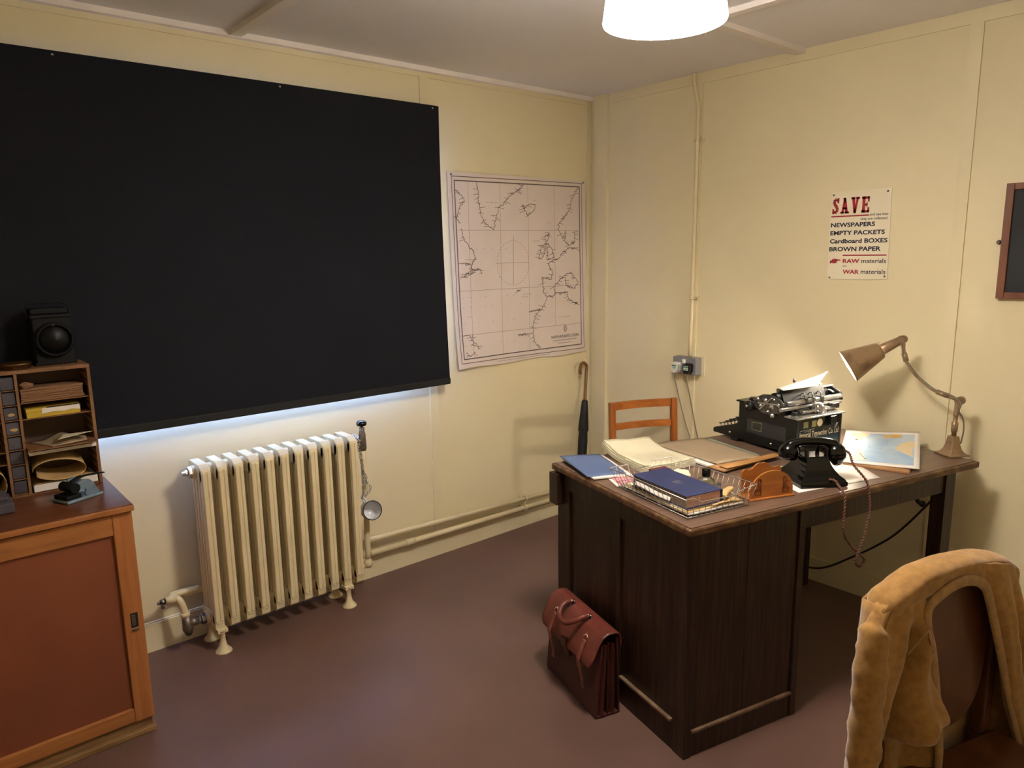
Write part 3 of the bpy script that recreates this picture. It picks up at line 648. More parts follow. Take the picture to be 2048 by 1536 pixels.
# --- cream sheaf (three sheets, curling at the back)
def curl(a, b): return .034*max(0, 1-b*2.2)**2*(1-.3*a) + .0015*math.sin(a*9+b*6)
for k, (dz, jag, lb) in enumerate([(0, .002, 'thick bottom layer of the curling cream sheaf beside the blue folder'), (.005, .003, 'middle cream sheet of the curling sheaf beside the blue folder'), (.010, .003, 'top cream typed sheet of the sheaf curling at the back of the desk')]):
    z = DT+.0145+dz if k else DT+.001
    top_c = (sum((.228+.004*k, .44+.003*k, .447, .222+.003*k))/4, sum((.790-.003*k, .765, .485+.004*k, .488))/4)
    o_top = dsheet('paper_sheet', [(.228+.004*k, .790-.003*k, z), (.44+.003*k, .765, z), (.447, .485+.004*k, z), (.222+.003*k, .488, z)], CREAM, lb, 'papers', curl, .0028 if k else .0160, 16, 16, jag, 'sheaf of cream sheets')
top_sheet = o_top
m = MB(); q = random.Random(8)
for k in range(9):
    b = .50+.045*k; a = .12
    while a < .8:
        ln = q.uniform(.03, .10)
        P4 = [Vector((.236, .784, 0)), Vector((.446, .765, 0)), Vector((.447, .493, 0)), Vector((.228, .488, 0))]
        pt = lambda a_, b_: (P4[0]*(1-a_)+P4[1]*a_)*(1-b_)+(P4[3]*(1-a_)+P4[2]*a_)*b_
        p0, p1 = pt(a, b), pt(min(.88, a+ln), b); zc = lambda a_: .0033+curl(a_, b)
        cc0 = Vector((*top_c, 0))
        m._f([m.bm.verts.new((p.x-cc0.x, p.y+dy-cc0.y, zc(aa))) for p, dy, aa in ((p0, -.0009, a), (p1, -.0009, min(.88, a+ln)), (p1, .0009, min(.88, a+ln)), (p0, .0009, a))])
        a += ln+.02
obj('written_lines', m, MAPF, top_sheet)
# --- grey brown folder with sheets below
dsheet('paper_sheet', [(.455, .765, DT+.001), (.715, .775, DT+.001), (.695, .40, DT+.001), (.475, .395, DT+.001)], PAPER, 'white sheets sticking out under the grey brown folder', 'papers', lambda a, b: .002*abs(math.sin(b*3)), .006, jag=.001)
dsheet('card', [(.52, .77, DT+.0085), (.752, .745, DT+.0085), (.742, .455, DT+.0085), (.52, .45, DT+.0085)], GREENC, 'pale green card showing along the edge of the grey brown folder', 'card', None, .0012)
dsheet('folder', [(.485, .785, DT+.0105), (.725, .752, DT+.0105), (.722, .418, DT+.0105), (.500, .425, DT+.0105)], MANILA, 'grey brown folder lying between the cream sheaf and the typewriter', 'folder', lambda a, b: .002*math.sin(a*3.1)+.003*b*b*(1-a), .0025)
# --- ruler and brown envelope
single('ruler', MB().box(-.15, .15, -.019, .019, 0, .003, bev=.0008), RULERW, 'flat wooden ruler lying in front of the grey brown folder', 'ruler', None, dp(.630, .388, DT+.0165), DR+R(5))
dsheet('envelope', [(.455, .43, DT+.009), (.66, .425, DT+.009), (.66, .385, DT+.009), (.462, .352, DT+.009)], KRAFT, 'brown envelope tucked under the ruler', 'envelope', None, .004)
# --- wire basket with things in it
t = dthing('wire_basket', 'open wire letter basket at the front left of the desk', 'basket', .18, .25)
def bw(u, v, z): return Vector((u-.18, v-.25, z))
RT = [(.030, .055), (.324, .062), (.293, .440), (.026, .443)]      # rim
RB = [(.052, .070), (.298, .072), (.275, .418), (.05, .42)]        # base
zt = .068
back = [(.235, zt), (.205, zt), (.198, zt-.018), (.114, zt-.018), (.107, zt), (.03, zt)]
front = [(.03, zt), (.08, zt-.006), (.13, zt-.02), (.22, zt-.02), (.27, zt-.004), (.32, zt)]
rim = [bw(*RT[0], zt)]+[bw(x, .057, z) for x, z in ((.06, zt), (.09, zt-.016), (.22, zt-.018), (.262, zt-.004))]+[bw(*RT[1], zt), bw(*RT[2], zt)]+[bw(x, .442, z) for x, z in back[1:5]]+[bw(*RT[3], zt)]
obj('rim', MB().tube(rim, .0019, 6, True), WIRE, t)
base = [bw(*p, .003) for p in RB]
obj('base_frame', MB().tube(base, .0019, 6, True), WIRE, t)
def lp(A, B, f): return (A[0]+(B[0]-A[0])*f, A[1]+(B[1]-A[1])*f)
m = MB()
for i in range(4):
    A, B = RT[i], RT[(i+1) % 4]; C_, D_ = RB[i], RB[(i+1) % 4]; n = 17 if i % 2 else 11
    for k in range(n+1):
        f = k/n; a = lp(A, B, f); b = lp(C_, D_, f); z = zt
        if i == 0: z = zt - .018*(1 if .22 < f < .66 else 0)
        if i == 2: z = zt - .018*(1 if .36 < f < .68 else 0)
        m.tube([bw(*a, z), bw(*b, .003)], .0010, 5)
    mid = [bw(*lp(lp(A, B, f), lp(C_, D_, f), .78), .02) for f in (0, 1)]
    m.tube(mid, .001, 5)
obj('side_wires', m, WIRE, t)
m = MB()
for k in range(1, 12): m.tube([bw(*lp(RB[0], RB[1], k/12), .0025), bw(*lp(RB[3], RB[2], k/12), .0025)], .0009, 5)
for k in range(1, 5): m.tube([bw(*lp(RB[0], RB[3], k/5), .0042), bw(*lp(RB[1], RB[2], k/5), .0042)], .0009, 5)
obj('base_wires', m, WIRE, t)
zb = DT+.0062
for k, (c, mm, lb) in enumerate([
    ([(.058, .41, 0), (.268, .408, 0), (.288, .082, 0), (.060, .080, 0)], PAPER, 'lowest white papers on the bottom of the wire basket'),
    ([(.060, .405, .0045), (.25, .402, .0045), (.262, .088, .0045), (.056, .084, .0045)], TANP, 'tan papers under the navy book in the wire basket'),
    ([(.064, .398, .009), (.23, .395, .009), (.232, .10, .009), (.062, .094, .009)], CREAM, 'cream papers directly under the navy book in the basket')]):
    dsheet('paper_pile', [(a, b, zb+z) for a, b, z in c], mm, lb, 'papers', lambda a, b: .0006*math.sin(a*7+b*9), .0036, 12, 12, .0015, 'papers under the navy book')
t = dthing('book', 'thick navy blue cloth book with pink page edges in the wire basket', 'book', .135, .228, zb+.0138, R(1.5))
BWd, BH, BTk = .148, .268, .042
obj('cover', MB().box(-BWd/2, BWd/2, -BH/2, BH/2, BTk-.003, BTk, bev=.001).box(-BWd/2, BWd/2, -BH/2, BH/2, 0, .003, bev=.001).box(BWd/2-.003, BWd/2+.001, -BH/2, BH/2, .001, BTk-.001, bev=.001), NAVY, t)
obj('pages', MB().box(-BWd/2+.005, BWd/2-.004, -BH/2+.006, BH/2-.006, .003, BTk-.003), PINKE, t)
obj('fore_edge', MB().box(-BWd/2+.003, -BWd/2+.0052, -BH/2+.0065, BH/2-.0065, .0035, BTk-.0035), FORE, t)
m = MB()
for r_, a0, a1 in ((.016, .4, 2.6), (.011, .2, 2.9), (.016, 3.6, 5.6), (.006, 0, 5.5)):
    ink(m, [(r_*1.25*math.cos(a0+(a1-a0)*k/12), -.01+r_*.8*math.sin(a0+(a1-a0)*k/12)) for k in range(13)], .0016, (0, 0, BTk+.0004), (1, 0, 0), (0, 1, 0))
obj('crest_stamp', m, GILT, t)
# loose papers leaning against the left side of the book
dsheet('paper_sheet', [(.0545, .34, zb+.026), (.0590, .34, zb+.036), (.0590, .16, zb+.032), (.0545, .16, zb+.022)], PAPER, 'white folded papers wedged along the left side of the navy book', 'papers', lambda a, b: .0015*math.sin(b*7), .002)
# envelopes at front right of basket
dsheet('envelope', [(.22, .20, zb+.014), (.282, .20, zb+.014), (.288, .085, zb+.006), (.165, .085, zb+.010)], TANP, 'tan envelope lying flat at the right end of the wire basket', 'envelope', lambda a, b: .006*math.sin(a*3)*b, .002, jag=.001)
dsheet('paper_sheet', [(.225, .21, zb+.020), (.262, .215, zb+.020), (.245, .115, zb+.022), (.205, .115, zb+.020)], PAPER, 'white slip of paper between the navy book and the tan envelope', 'paper', lambda a, b: .006*math.sin(a*2.5), .0008)
m = MB().tube(smooth_path([dp(.215, .098, zb+.028), dp(.245, .12, zb+.032), dp(.287, .135, zb+.036)], 4), [.012, .014, .012, .015, .013, .014, .012, .012, .010], 9, flat=.55)
single('packet', m, TANP, 'crumpled tan paper packet at the right end of the wire basket', 'packet')
# crumpled paper
def crumple(c, r_, seed, sq=(1, 1, .8)):
    bm_ = MB(); q = random.Random(seed)
    bmesh.ops.create_icosphere(bm_.bm, subdivisions=3, radius=1)
    ds = [(Vector((q.uniform(-1, 1), q.uniform(-1, 1), q.uniform(-1, 1))).normalized(), q.uniform(.72, 1.0)) for _ in range(26)]
    for v in bm_.bm.verts:
        n = v.co.normalized(); s_ = 1.15
        for d, k in ds:
            dd = n.dot(d)
            if dd > .05: s_ = min(s_, k/dd)
        v.co = Vector((n.x*sq[0], n.y*sq[1], n.z*sq[2]))*r_*s_ + c
    return bm_
single('crumpled_paper', crumple(dp(.238, .318, zb+.031), .030, 4, (1.0, 1.3, .9)), CREAM, 'crumpled cream paper ball behind the navy book in the basket', 'paper')
single('small_box', MB().box(-.035, .035, -.02, .02, 0, .03, bev=.002), MAROON, 'small maroon box at the back of the wire basket', 'box', None, dp(.205, .395, zb+.0135), DR)
dsheet('card', [(.225, .372, zb+.0142), (.266, .375, zb+.0142), (.262, .345, zb+.0142), (.222, .345, zb+.0142)], KRAFT, 'small brown card by the crumpled paper in the basket', 'card', None, .004)
# ink bottle
t = dthing('ink_bottle', 'squat glass ink bottle with a black cap in the wire basket', 'bottle', .262, .226, zb, R(20))
hexp = lambda r_, h_: [(r_*math.cos(k*math.pi/4+math.pi/8), r_*math.sin(k*math.pi/4+math.pi/8), h_) for k in range(8)]
obj('glass_body', MB().lathe([(.0, .0), (.028, .0), (.031, .003), (.031, .036), (.027, .043), (.012, .052), (.0115, .060), (.009, .060), (.0095, .053), (.0245, .042), (.0285, .035), (.0285, .005), (.0, .004)], seg=8, smooth=False), GLASS, t)
obj('label_paper', MB().lathe([(.0, .0055), (.0275, .0055), (.0275, .03), (.0, .03)], seg=8, smooth=False), SAND, t)
obj('cap', MB().lathe([(.0, .056), (.0145, .056), (.015, .058), (.0145, .078), (.013, .080), (.0, .080)], seg=20), BAKE, t)
single('black_rod', MB().cyl((-.075, 0, .006), (.06, 0, .006), .006, seg=10), BLACKP, 'short black rod lying beside the ink bottle in the basket', 'rod', None, dp(.245, .180, zb+.0225), DR+R(20))

# --- letter rack
t = dthing('letter_rack', 'orange varnished wooden letter rack with carved scrolls in front of the telephone', 'letter rack', .418, .108, DT, R(-8.5))
def arch(w_, h0, h1, n=16): return [(-w_/2, 0), (w_/2, 0)]+[(w_/2*math.cos(k*math.pi/n), h0+(h1-h0)*math.sin(k*math.pi/n)) for k in range(n+1)]
obj('front_panel', MB().prism(arch(.166, .022, .088), (0, -.024, .005), (1, 0, 0), (0, 0, 1), (0, .006, 0)), RACKW, t)
ogee = [(-.075, 0), (.075, 0), (.078, .075), (.066, .084), (.052, .080), (.036, .084), (.022, .096), (.010, .101), (0, .098), (-.010, .101), (-.022, .096), (-.036, .084), (-.052, .080), (-.066, .084), (-.078, .075)]
obj('back_panel', MB().prism(ogee, (0, .03, .005), (1, 0, 0), (0, 0, 1), (0, .006, 0)), RACKW, t)
obj('base', MB().box(-.089, .089, -.032, .042, 0, .006, bev=.002), RACKW, t)
def scroll(cx, cz, r_, a0, turns, sgn, w_=.0042):
    pts = [(cx+sgn*(r_*(1-.75*k/20))*math.cos(a0+turns*2*math.pi*k/20), cz+(r_*(1-.75*k/20))*math.sin(a0+turns*2*math.pi*k/20)) for k in range(21)]
    ink(m, pts, w_, (0, -.0245, .005), (1, 0, 0), (0, 0, 1))
for sg in (1, -1):
    m = MB()
    scroll(sg*.057, .022, .018, 1.6, 1.2, sg); scroll(sg*.052, .026, .009, -1, 1, sg); scroll(sg*.047, .057, .011, -1.5, .9, sg)
    ink(m, [(sg*.042, .006), (sg*.046, .03), (sg*.043, .05), (sg*.05, .066)], .0034, (0, -.0245, .005), (1, 0, 0), (0, 0, 1))
    ink(m, [(sg*.048, .04), (sg*.062, .05), (sg*.066, .044)], .003, (0, -.0245, .005), (1, 0, 0), (0, 0, 1))
    obj('carving', m, RACKD, t)
dsheet('paper_scrap', [(.40, .185, DT+.001), (.47, .178, DT+.001), (.462, .135, DT+.001), (.395, .145, DT+.001)], PAPER, 'torn white paper scrap behind the letter rack', 'paper', lambda a, b: .005*a*(1-b), .0006, jag=.004)
# --- sheet under the telephone
dsheet('paper_sheet', [(.60, .33, DT+.0008), (1.02, .285, DT+.0008), (.905, .05, DT+.0008), (.53, .075, DT+.0008)], PAPER, 'large white sheet lying under the black telephone', 'paper', None, .0008)

# --- telephone
t = dthing('telephone', 'black bakelite telephone with a brown twisted cord on a white sheet', 'telephone', .672, .150, DT+.0022, R(-19))
bw2, bd2 = .086, .088
def tier(w_, d_, z): return [(-w_, -d_, z), (w_, -d_, z), (w_, d_, z), (-w_, d_, z)]
def loft(mb, rings, bev=0):
    V = [[mb.bm.verts.new(p) for p in r_] for r_ in rings]; n = len(V[0])
    for A, B in zip(V, V[1:]):
        for k in range(n): mb._f([A[k], A[(k+1) % n], B[(k+1) % n], B[k]])
    mb._f(V[0][::-1]); mb._f(V[-1]); return mb
b_ = obj('body', loft(MB(), [tier(bw2, bd2, 0), tier(bw2, bd2, .014), tier(bw2-.004, bd2-.004, .0155), tier(bw2-.004, bd2-.004, .019), tier(.078, .080, .024), tier(.066, .068, .034), tier(.054, .056, .050), tier(.046, .047, .066), tier(.041, .040, .084), tier(.040, .038, .092)]), BAKE, t)
bv = b_.modifiers.new('soft', 'BEVEL'); bv.width = .003; bv.segments = 2; bv.limit_method = 'ANGLE'; bv.angle_limit = R(25)
obj('cradle', MB().box(-.044, .044, -.036, .036, .088, .094, bev=.002).box(-.043, -.030, -.034, -.022, .09, .118, bev=.004).box(.030, .043, -.034, -.022, .09, .118, bev=.004)
    .box(-.043, -.030, .022, .034, .09, .118, bev=.004).box(.030, .043, .022, .034, .09, .118, bev=.004), BAKE, t)
dl = Vector((0, .074, .046)); dax = Vector((0, .8, .6))
d_ = obj('dial', MB().lathe([(.038, -.01), (.038, .004), (.034, .008), (.0, .009)], (0, .064, .044), dax, 28), CHROME, t)
ha = R(-13); hx, hy = math.cos(ha), math.sin(ha)
def hp_(s, z, o=0): return (s*hx-o*hy, s*hy+o*hx, z)
h_ = obj('handset', MB().tube(smooth_path([hp_(-.083, .118), hp_(-.066, .131), hp_(-.035, .139), hp_(0, .141), hp_(.035, .139), hp_(.066, .131), hp_(.083, .118)], 4), [.014, .0165, .018, .0175, .016, .0155, .015, .0145, .0145, .0145, .014, .014, .014, .014, .0145, .0145, .0145, .015, .0155, .016, .0175, .018, .017, .015, .013], 14), BAKE, t)
for sg in (-1, 1):
    o0 = Vector(hp_(sg*.082, .0855)); ax2 = Vector((-sg*.16*hx, -sg*.16*hy, 1))
    prof2 = [(.0, -.008), (.025, -.008), (.032, -.002), (.034, .008), (.033, .013), (.0345, .015), (.034, .020), (.030, .032), (.020, .044), (.008, .050), (0, .051)]
    if sg > 0: prof2 = [(.0, -.028), (.014, -.028), (.020, -.018), (.029, -.006)]+prof2[2:]
    obj('earpiece' if sg < 0 else 'mouthpiece', MB().lathe(prof2, o0, ax2, 28), BAKE, h_)
# twisted cord from the back of the body, over the desk edge and back up to the handset
M4 = (DM.inverted())
hend = M4 @ (WM[t.name] @ Vector(hp_(.098, .112))); exitp = M4 @ (WM[t.name] @ Vector((.020, -.079, .026)))
cp = [exitp, exitp+Vector((.006, -.018, .0)), (.672, .035, .790), (.655, .008, .786), (.646, -.010, .775), (.643, -.016, .741), (.641, -.017, .699), (.640, -.017, .665), (.656, -.016, .626), (.698, -.014, .582), (.745, -.012, .545), (.764, -.014, .522),
      (.738, -.018, .506), (.709, -.022, .528), (.714, -.024, .562), (.740, -.022, .61), (.759, -.02, .668), (.765, -.018, .729), (.756, -.008, .800), (.742, .035, .850), hend+Vector((.016, -.02, -.012)), hend]
cp = smooth_path([DM @ Vector(p) for p in cp], 26)
m = MB()
for ph in (0, math.pi):
    pts = []; s_ = 0
    nrm = Vector((0, 0, 1))
    for i, p in enumerate(cp):
        a = cp[max(i-1, 0)]; b = cp[min(i+1, len(cp)-1)]; T_ = (b-a).normalized(); s_ += (p-a).length if i else 0
        n1 = Vector((1, -.3, .2)); n1 = (n1-T_*n1.dot(T_)).normalized(); n2 = T_.cross(n1)
        k = s_*2*math.pi/.022+ph
        pts.append(p+(n1*math.cos(k)+n2*math.sin(k))*.0024)
    m.tube(pts, .0024, 6)
obj('cord', m, CORD, t, True)

# --- typewriter
t = dthing('typewriter', 'black office typewriter with paper in the carriage beside the desk lamp', 'typewriter', .842, .37)
TWd = .256
side = [(0, .012), (0, .152), (.02, .156), (.075, .160), (.12, .172), (.30, .176), (.303, .172), (.303, .086), (.325, .072), (.44, .036), (.452, .030), (.452, .012)]
for x0, x1 in ((0, .012), (TWd-.012, TWd)):
    s_ = obj('side_plate', MB().prism([(a, b) for a, b in side], (x0, 0, 0), (0, 1, 0), (0, 0, 1), (x1-x0, 0, 0)), BLACK, t)
    bv = s_.modifiers.new('soft', 'BEVEL'); bv.width = .003; bv.segments = 2; bv.limit_method = 'ANGLE'
obj('side_window', MB().box(-.0012, .001, .05, .252, .052, .112, bev=.0005), SMOKED, t)
m = MB()
ink(m, [(.225, .068), (.225, .1), (.175, .104), (.175, .07), (.225, .068)], .0025, (-.0016, 0, 0), (0, 1, 0), (0, 0, 1))
obj('window_decal', m, TYPEY, t)
for b, z in ((.351, .030), (.123, .030), (.061, .036)):
    obj('bolt', MB().lathe([(0, .004), (.004, .0035), (.0055, 0)], (0, b, z), (-1, 0, 0), 12), CHROME, t)
obj('rear_panel', MB().box(.012, TWd-.012, .002, .010, .02, .150, bev=.001), TYPEG, t)
obj('body', MB().box(.012, TWd-.012, .012, .30, .015, .14).box(.012, TWd-.012, .29, .445, .015, .028), BLACK, t)
obj('front_cover', MB().box(-.004, TWd+.004, .225, .318, .172, .180, bev=.003), BLACK, t)
obj('top_plate', MB().box(-.004, TWd+.012, -.006, .060, .152, .158, bev=.002), BRIGHT, t)
for q in ((-.006, .32), (.20, .32), (-.006, .03), (.20, .03)):
    obj('foot', MB().box(q[0], q[0]+.04, q[1]-.02, q[1]+.02, 0, .013, bev=.003), BLACKP, t)
RO, RX_, RZ_ = (0, .0012, 0), (1, 0, 0), (0, 0, 1)
m = MB()
text(m, 'Imperial Typewriter Co. Ltd', .022, .240, .068, .099, RO, RX_, RZ_, .008)
text(m, 'LEICESTER, ENGLAND', .085, .178, .054, .0605, RO, RX_, RZ_, .004)
ink(m, [(.024, .1045), (.105, .1065)], .002, RO, RX_, RZ_, .006)
ink(m, [(.045, .0995), (.085, .1005)], .002, RO, RX_, RZ_, .006)
obj('maker_lettering', m, TYPEW, t)
for q_ in (rect(.040, .066, .114, .139), rect(.086, .112, .114, .140)): obj('gold_decal', quads(MB(), [q_], RO, RX_, RZ_), TYPEY, t)
obj('white_disc_decal', MB().lathe([(0, 0), (.0155, 0)], (.130, .0010, .128), (0, -1, 0), 24), TYPEW, t)
obj('bell_bracket', MB().box(.175, .208, -.014, .002, .116, .150, bev=.003).tube([(.178, -.012, .125), (.182, -.02, .11), (.198, -.016, .106), (.215, -.012, .12)], .003, 6), BLACK, t)
# keyboard
for row in range(4):
    for k in range(11):
        x = .018+k*.0205+(row % 2)*.006; y = .425-row*.030; z = .052+row*.014
        kk = obj('key', MB().lathe([(0, .004), (.007, .004), (.0082, .002), (.0075, 0), (0, 0)], (x, y, z), (0, .1, 1), 10).tube([(x, y, z), (x, y-.006, z-.022)], .0016, 4), BLACKP, t)
obj('type_basket', MB().lathe([(.085, .10), (.075, .16), (.05, .165)], (TWd/2, .2, 0), seg=24), BLKM, t)
# carriage, slid to the right as seen from behind
cx0, cx1 = -.002, .335
obj('platen', MB().cyl((cx0+.02, .135, .212), (cx1-.03, .135, .212), .022, seg=24), BLACKP, t)
obj('platen_cover', MB().tube([(cx0+.018, .070, .201), (cx1-.012, .070, .202)], .0115, 14, flat=1.0), BRIGHT, t)
obj('carriage_rail', MB().cyl((cx0-.022, .060, .183), (cx1-.02, .060, .183), .0075, seg=14), BRIGHT, t)
obj('track_rod', MB().cyl((cx0+.07, .035, .168), (cx1-.08, .035, .168), .0055, seg=10), BRIGHT, t)
obj('paper_table', MB().prism([(.082, .205), (.092, .205), (.108, .250), (.100, .252)], (cx0+.02, 0, 0), (0, 1, 0), (0, 0, 1), (.235, 0, 0)), BLKM, t)
pl = [(.055, .178), (.062, .206), (.085, .222), (.125, .232), (.165, .228), (.195, .214), (.212, .196), (.205, .168), (.165, .150), (.125, .150), (.10, .160), (.078, .160)]
e_ = obj('carriage_end', MB().prism(pl, (cx0-.010, 0, 0), (0, 1, 0), (0, 0, 1), (.010, 0, 0)), PEWTER, t)
bv = e_.modifiers.new('soft', 'BEVEL'); bv.width = .003; bv.segments = 2
m = MB(); q = random.Random(2)
for b, z, r_ in ((.085, .195, .010), (.12, .185, .014), (.15, .205, .010), (.175, .180, .009), (.105, .215, .006), (.19, .205, .008), (.135, .162, .007)):
    m.lathe([(0, .006), (r_*.4, .006), (r_*.45, .003), (r_, .003), (r_, 0)], (cx0-.010, b, z), (-1, 0, 0), 16)
m.bar((cx0-.013, .08, .20), (cx0-.013, .185, .190), .005, .006).bar((cx0-.013, .115, .22), (cx0-.013, .175, .165), .005, .005)
obj('end_fittings', m, BRIGHT, t)
e_ = obj('carriage_end', MB().prism([(.06, .188), (.072, .222), (.11, .236), (.155, .232), (.185, .21), (.18, .178), (.12, .168)], (cx1-.012, 0, 0), (0, 1, 0), (0, 0, 1), (.012, 0, 0)), BLKM, t)
bv = e_.modifiers.new('soft', 'BEVEL'); bv.width = .004; bv.segments = 2
obj('left_knob', MB().lathe([(.0, .0), (.018, .0), (.021, .004), (.021, .018), (.017, .022), (.005, .022), (.004, .026), (0, .026)], (cx0-.006, .228, .170), (-1, 0, 0), 24), BLACKP, t)
obj('knob_cap', MB().lathe([(0, .004), (.005, .003), (.006, 0)], (cx0-.032, .228, .170), (-1, 0, 0), 12), BRIGHT, t)
obj('lock_screw', MB().lathe([(0, .008), (.007, .007), (.010, .003), (.010, -.01)], (cx0-.010, .110, .150), (-.7, -.7, .1), 16), BRIGHT, t)
obj('right_knob', MB().lathe([(.0, .0), (.016, .0), (.019, .004), (.019, .016), (.015, .020), (0, .020)], (cx1, .135, .212), (1, 0, 0), 24), BLACKP, t)
for x in (.116, .160, .207):
    obj('margin_stop', MB().tube([(x, .078+.011*math.cos(k*math.pi/8), .222+.011*math.sin(k*math.pi/8)) for k in range(16)], .0018, 6, True).box(x-.006, x+.006, .056, .083, .190, .216, bev=.001), PEWTER, t)
obj('tabulator', MB().lathe([(.0, -.020), (.012, -.020), (.013, -.012), (.023, -.010), (.025, .004), (.015, .012), (.006, .013), (.005, .018), (0, .018)], (.167, .034, .176), (.2, -1, .35), 18).box(.135, .160, .03, .05, .160, .198, bev=.002).box(.176, .20, .028, .05, .158, .172, bev=.002), BRIGHT, t)
obj('bracket_plate', MB().box(.235, .275, .03, .06, .165, .188, bev=.003), PEWTER, t)
m = MB()
for k in range(14):
    x = q.uniform(.03, .22); m.box(x, x+q.uniform(.008, .03), q.uniform(.03, .045), q.uniform(.055, .08), .156, q.uniform(.166, .176), bev=.001)
obj('escapement', m, PEWTER, t)
obj('paper_post', MB().cyl((.150, .155, .23), (.150, .155, .262), .0025, seg=8).lathe([(0, -.010), (.0055, -.005), (.0055, .005), (.003, .010), (0, .011)], (.150, .155, .270), seg=12), BRIGHT, t)
obj('bail_bar', MB().cyl((.235, .118, .236), (.335, .118, .240), .0048, seg=10).box(.245, .262, .108, .128, .226, .256, bev=.003).tube([(.30, .11, .226), (.32, .10, .215), (.355, .095, .206), (.362, .092, .206)], .004, 8), BRIGHT, t)
for x in (.05, .20):
    obj('spool_cover', MB().lathe([(0, .012), (.02, .012), (.024, .008), (.024, 0)], (x, .265, .18), seg=20), BLACK, t)
tw = t
R0 = [Vector((.030, .134, .2345)), Vector((.262, .130, .2345))]          # where the sheet leaves the platen
R1 = [Vector((.018, .120, .256)), Vector((.288, .108, .298))]           # the crown of the bend
R2 = [Vector((.008, .081, .2545)), Vector((.200, .083, .2535))]           # the edge lying on the paper table
def pf(a, b):
    p0, p1, p2 = (r_[0]*(1-a)+r_[1]*a for r_ in (R0, R1, R2))
    c = p1*2-(p0+p2)/2
    p_ = p0*(1-b)**2+c*2*b*(1-b)+p2*b*b
    return p_+Vector((0, 0, .012*max(0, a-.7)**2*(1-b)/.09))
o = obj('typed_sheet', MB().grid(pf, 16, 20), PAPER)
place(o, WM[tw.name]); tag(o, 'white typed sheet rolled into the typewriter carriage', 'paper')
sd = o.modifiers.new('thick', 'SOLIDIFY'); sd.thickness = .0005

# --- coloured map and envelope at the right
dsheet('envelope', [(.93, .22, DT+.001), (1.30, .47, DT+.001), (1.38, .235, DT+.001), (1.03, .025, DT+.001)], KRAFT, 'large brown envelope under the coloured map', 'envelope', lambda a, b: .012*math.sin(math.pi*a)*math.sin(math.pi*b), .006, 14, 14)
mz = lambda a, b: .0165*math.sin(math.pi*min(1, a*1.0+.05))*(.6+.4*b)+.028*a**2.5*(b**1.2)+.014*a**3
MC = [(.92, .235, DT+.0085), (1.315, .515, DT+.0085), (1.445, .265, DT+.0085), (1.085, .025, DT+.0085)]
o = dsheet('folded_map', MC, PAPER, 'coloured map with blue sea spread beside the desk lamp', 'map', mz, .0008, 24, 16)
cc = Vector((sum(p[0] for p in MC)/4, sum(p[1] for p in MC)/4, DT+.0085))
MCv = [Vector(p)-cc for p in MC]
def mpt(a, b, off): 
    q = (MCv[0]*(1-a)+MCv[1]*a)*(1-b)+(MCv[3]*(1-a)+MCv[2]*a)*b
    return q+Vector((0, 0, mz(a, b)+.0008+off))
def mpatch(a0, a1, b0, b1, off, fn=None):
    return MB().grid(lambda s_, q: mpt(a0+(a1-a0)*s_, (b0+(b1-b0)*q) if fn is None else fn(s_, q), off), 16, 12)
obj('sea_print', mpatch(.06, .93, .07, .93, .0005), WATER[0], o)
def blob(pts, off):
    m = MB(); c = Vector((sum(p[0] for p in pts)/len(pts), sum(p[1] for p in pts)/len(pts), 0))
    n = len(pts); inner = []
    rings = []
    for f in (1, .66, .33, .02):
        rings.append([m.bm.verts.new(mpt(c.x+(p[0]-c.x)*f, c.y+(p[1]-c.y)*f, off)) for p in pts])
    for A, B in zip(rings, rings[1:]):
        for k in range(n): m._f([A[k], A[(k+1) % n], B[(k+1) % n], B[k]], True)
    m._f(rings[-1]); return m
def wob(pts, amp, seed):
    q = random.Random(seed); out = []
    for a, b in zip(pts, pts[1:]+pts[:1]):
        for k in range(5):
            f = k/5; out.append((a[0]+(b[0]-a[0])*f+q.uniform(-amp, amp)*(k > 0), a[1]+(b[1]-a[1])*f+q.uniform(-amp, amp)*(k > 0)))
    return out
obj('green_land_print', blob(wob([(.07, .08), (.30, .08), (.55, .09), (.50, .22), (.33, .30), (.2, .28), (.08, .38)], .02, 1), .0009), WATER[2], o)
obj('land_print', blob(wob([(.58, .08), (.92, .08), (.92, .35), (.80, .30), (.68, .22)], .02, 2), .0009), WATER[1], o)
obj('south_land_print', blob(wob([(.25, .92), (.45, .70), (.62, .74), (.74, .92)], .02, 3), .0009), WATER[1], o)
obj('ochre_print', blob(wob([(.78, .55), (.90, .50), (.92, .74), (.82, .78)], .015, 4), .0012), AMBER, o)
m = MB()
for k in range(9):
    q = random.Random(k); x, y = q.uniform(.3, .75), q.uniform(.3, .65)
    for s_ in range(3): m._f([m.bm.verts.new(mpt(x+dx+s_*.012, y+dy+s_*.01, .0013)) for dx, dy in ((0, 0), (.012, .003), (.011, .010), (0, .008))])
obj('place_marks', m, MAPF, o)

# --- desk lamp
LB = Vector((-.146, -2.078, DT+.001))
t = thing('desk_lamp', 'bronze jointed desk lamp leaning over the typewriter at the right end of the desk', 'lamp', (LB.x-.012, LB.y, LB.z), R(-30))
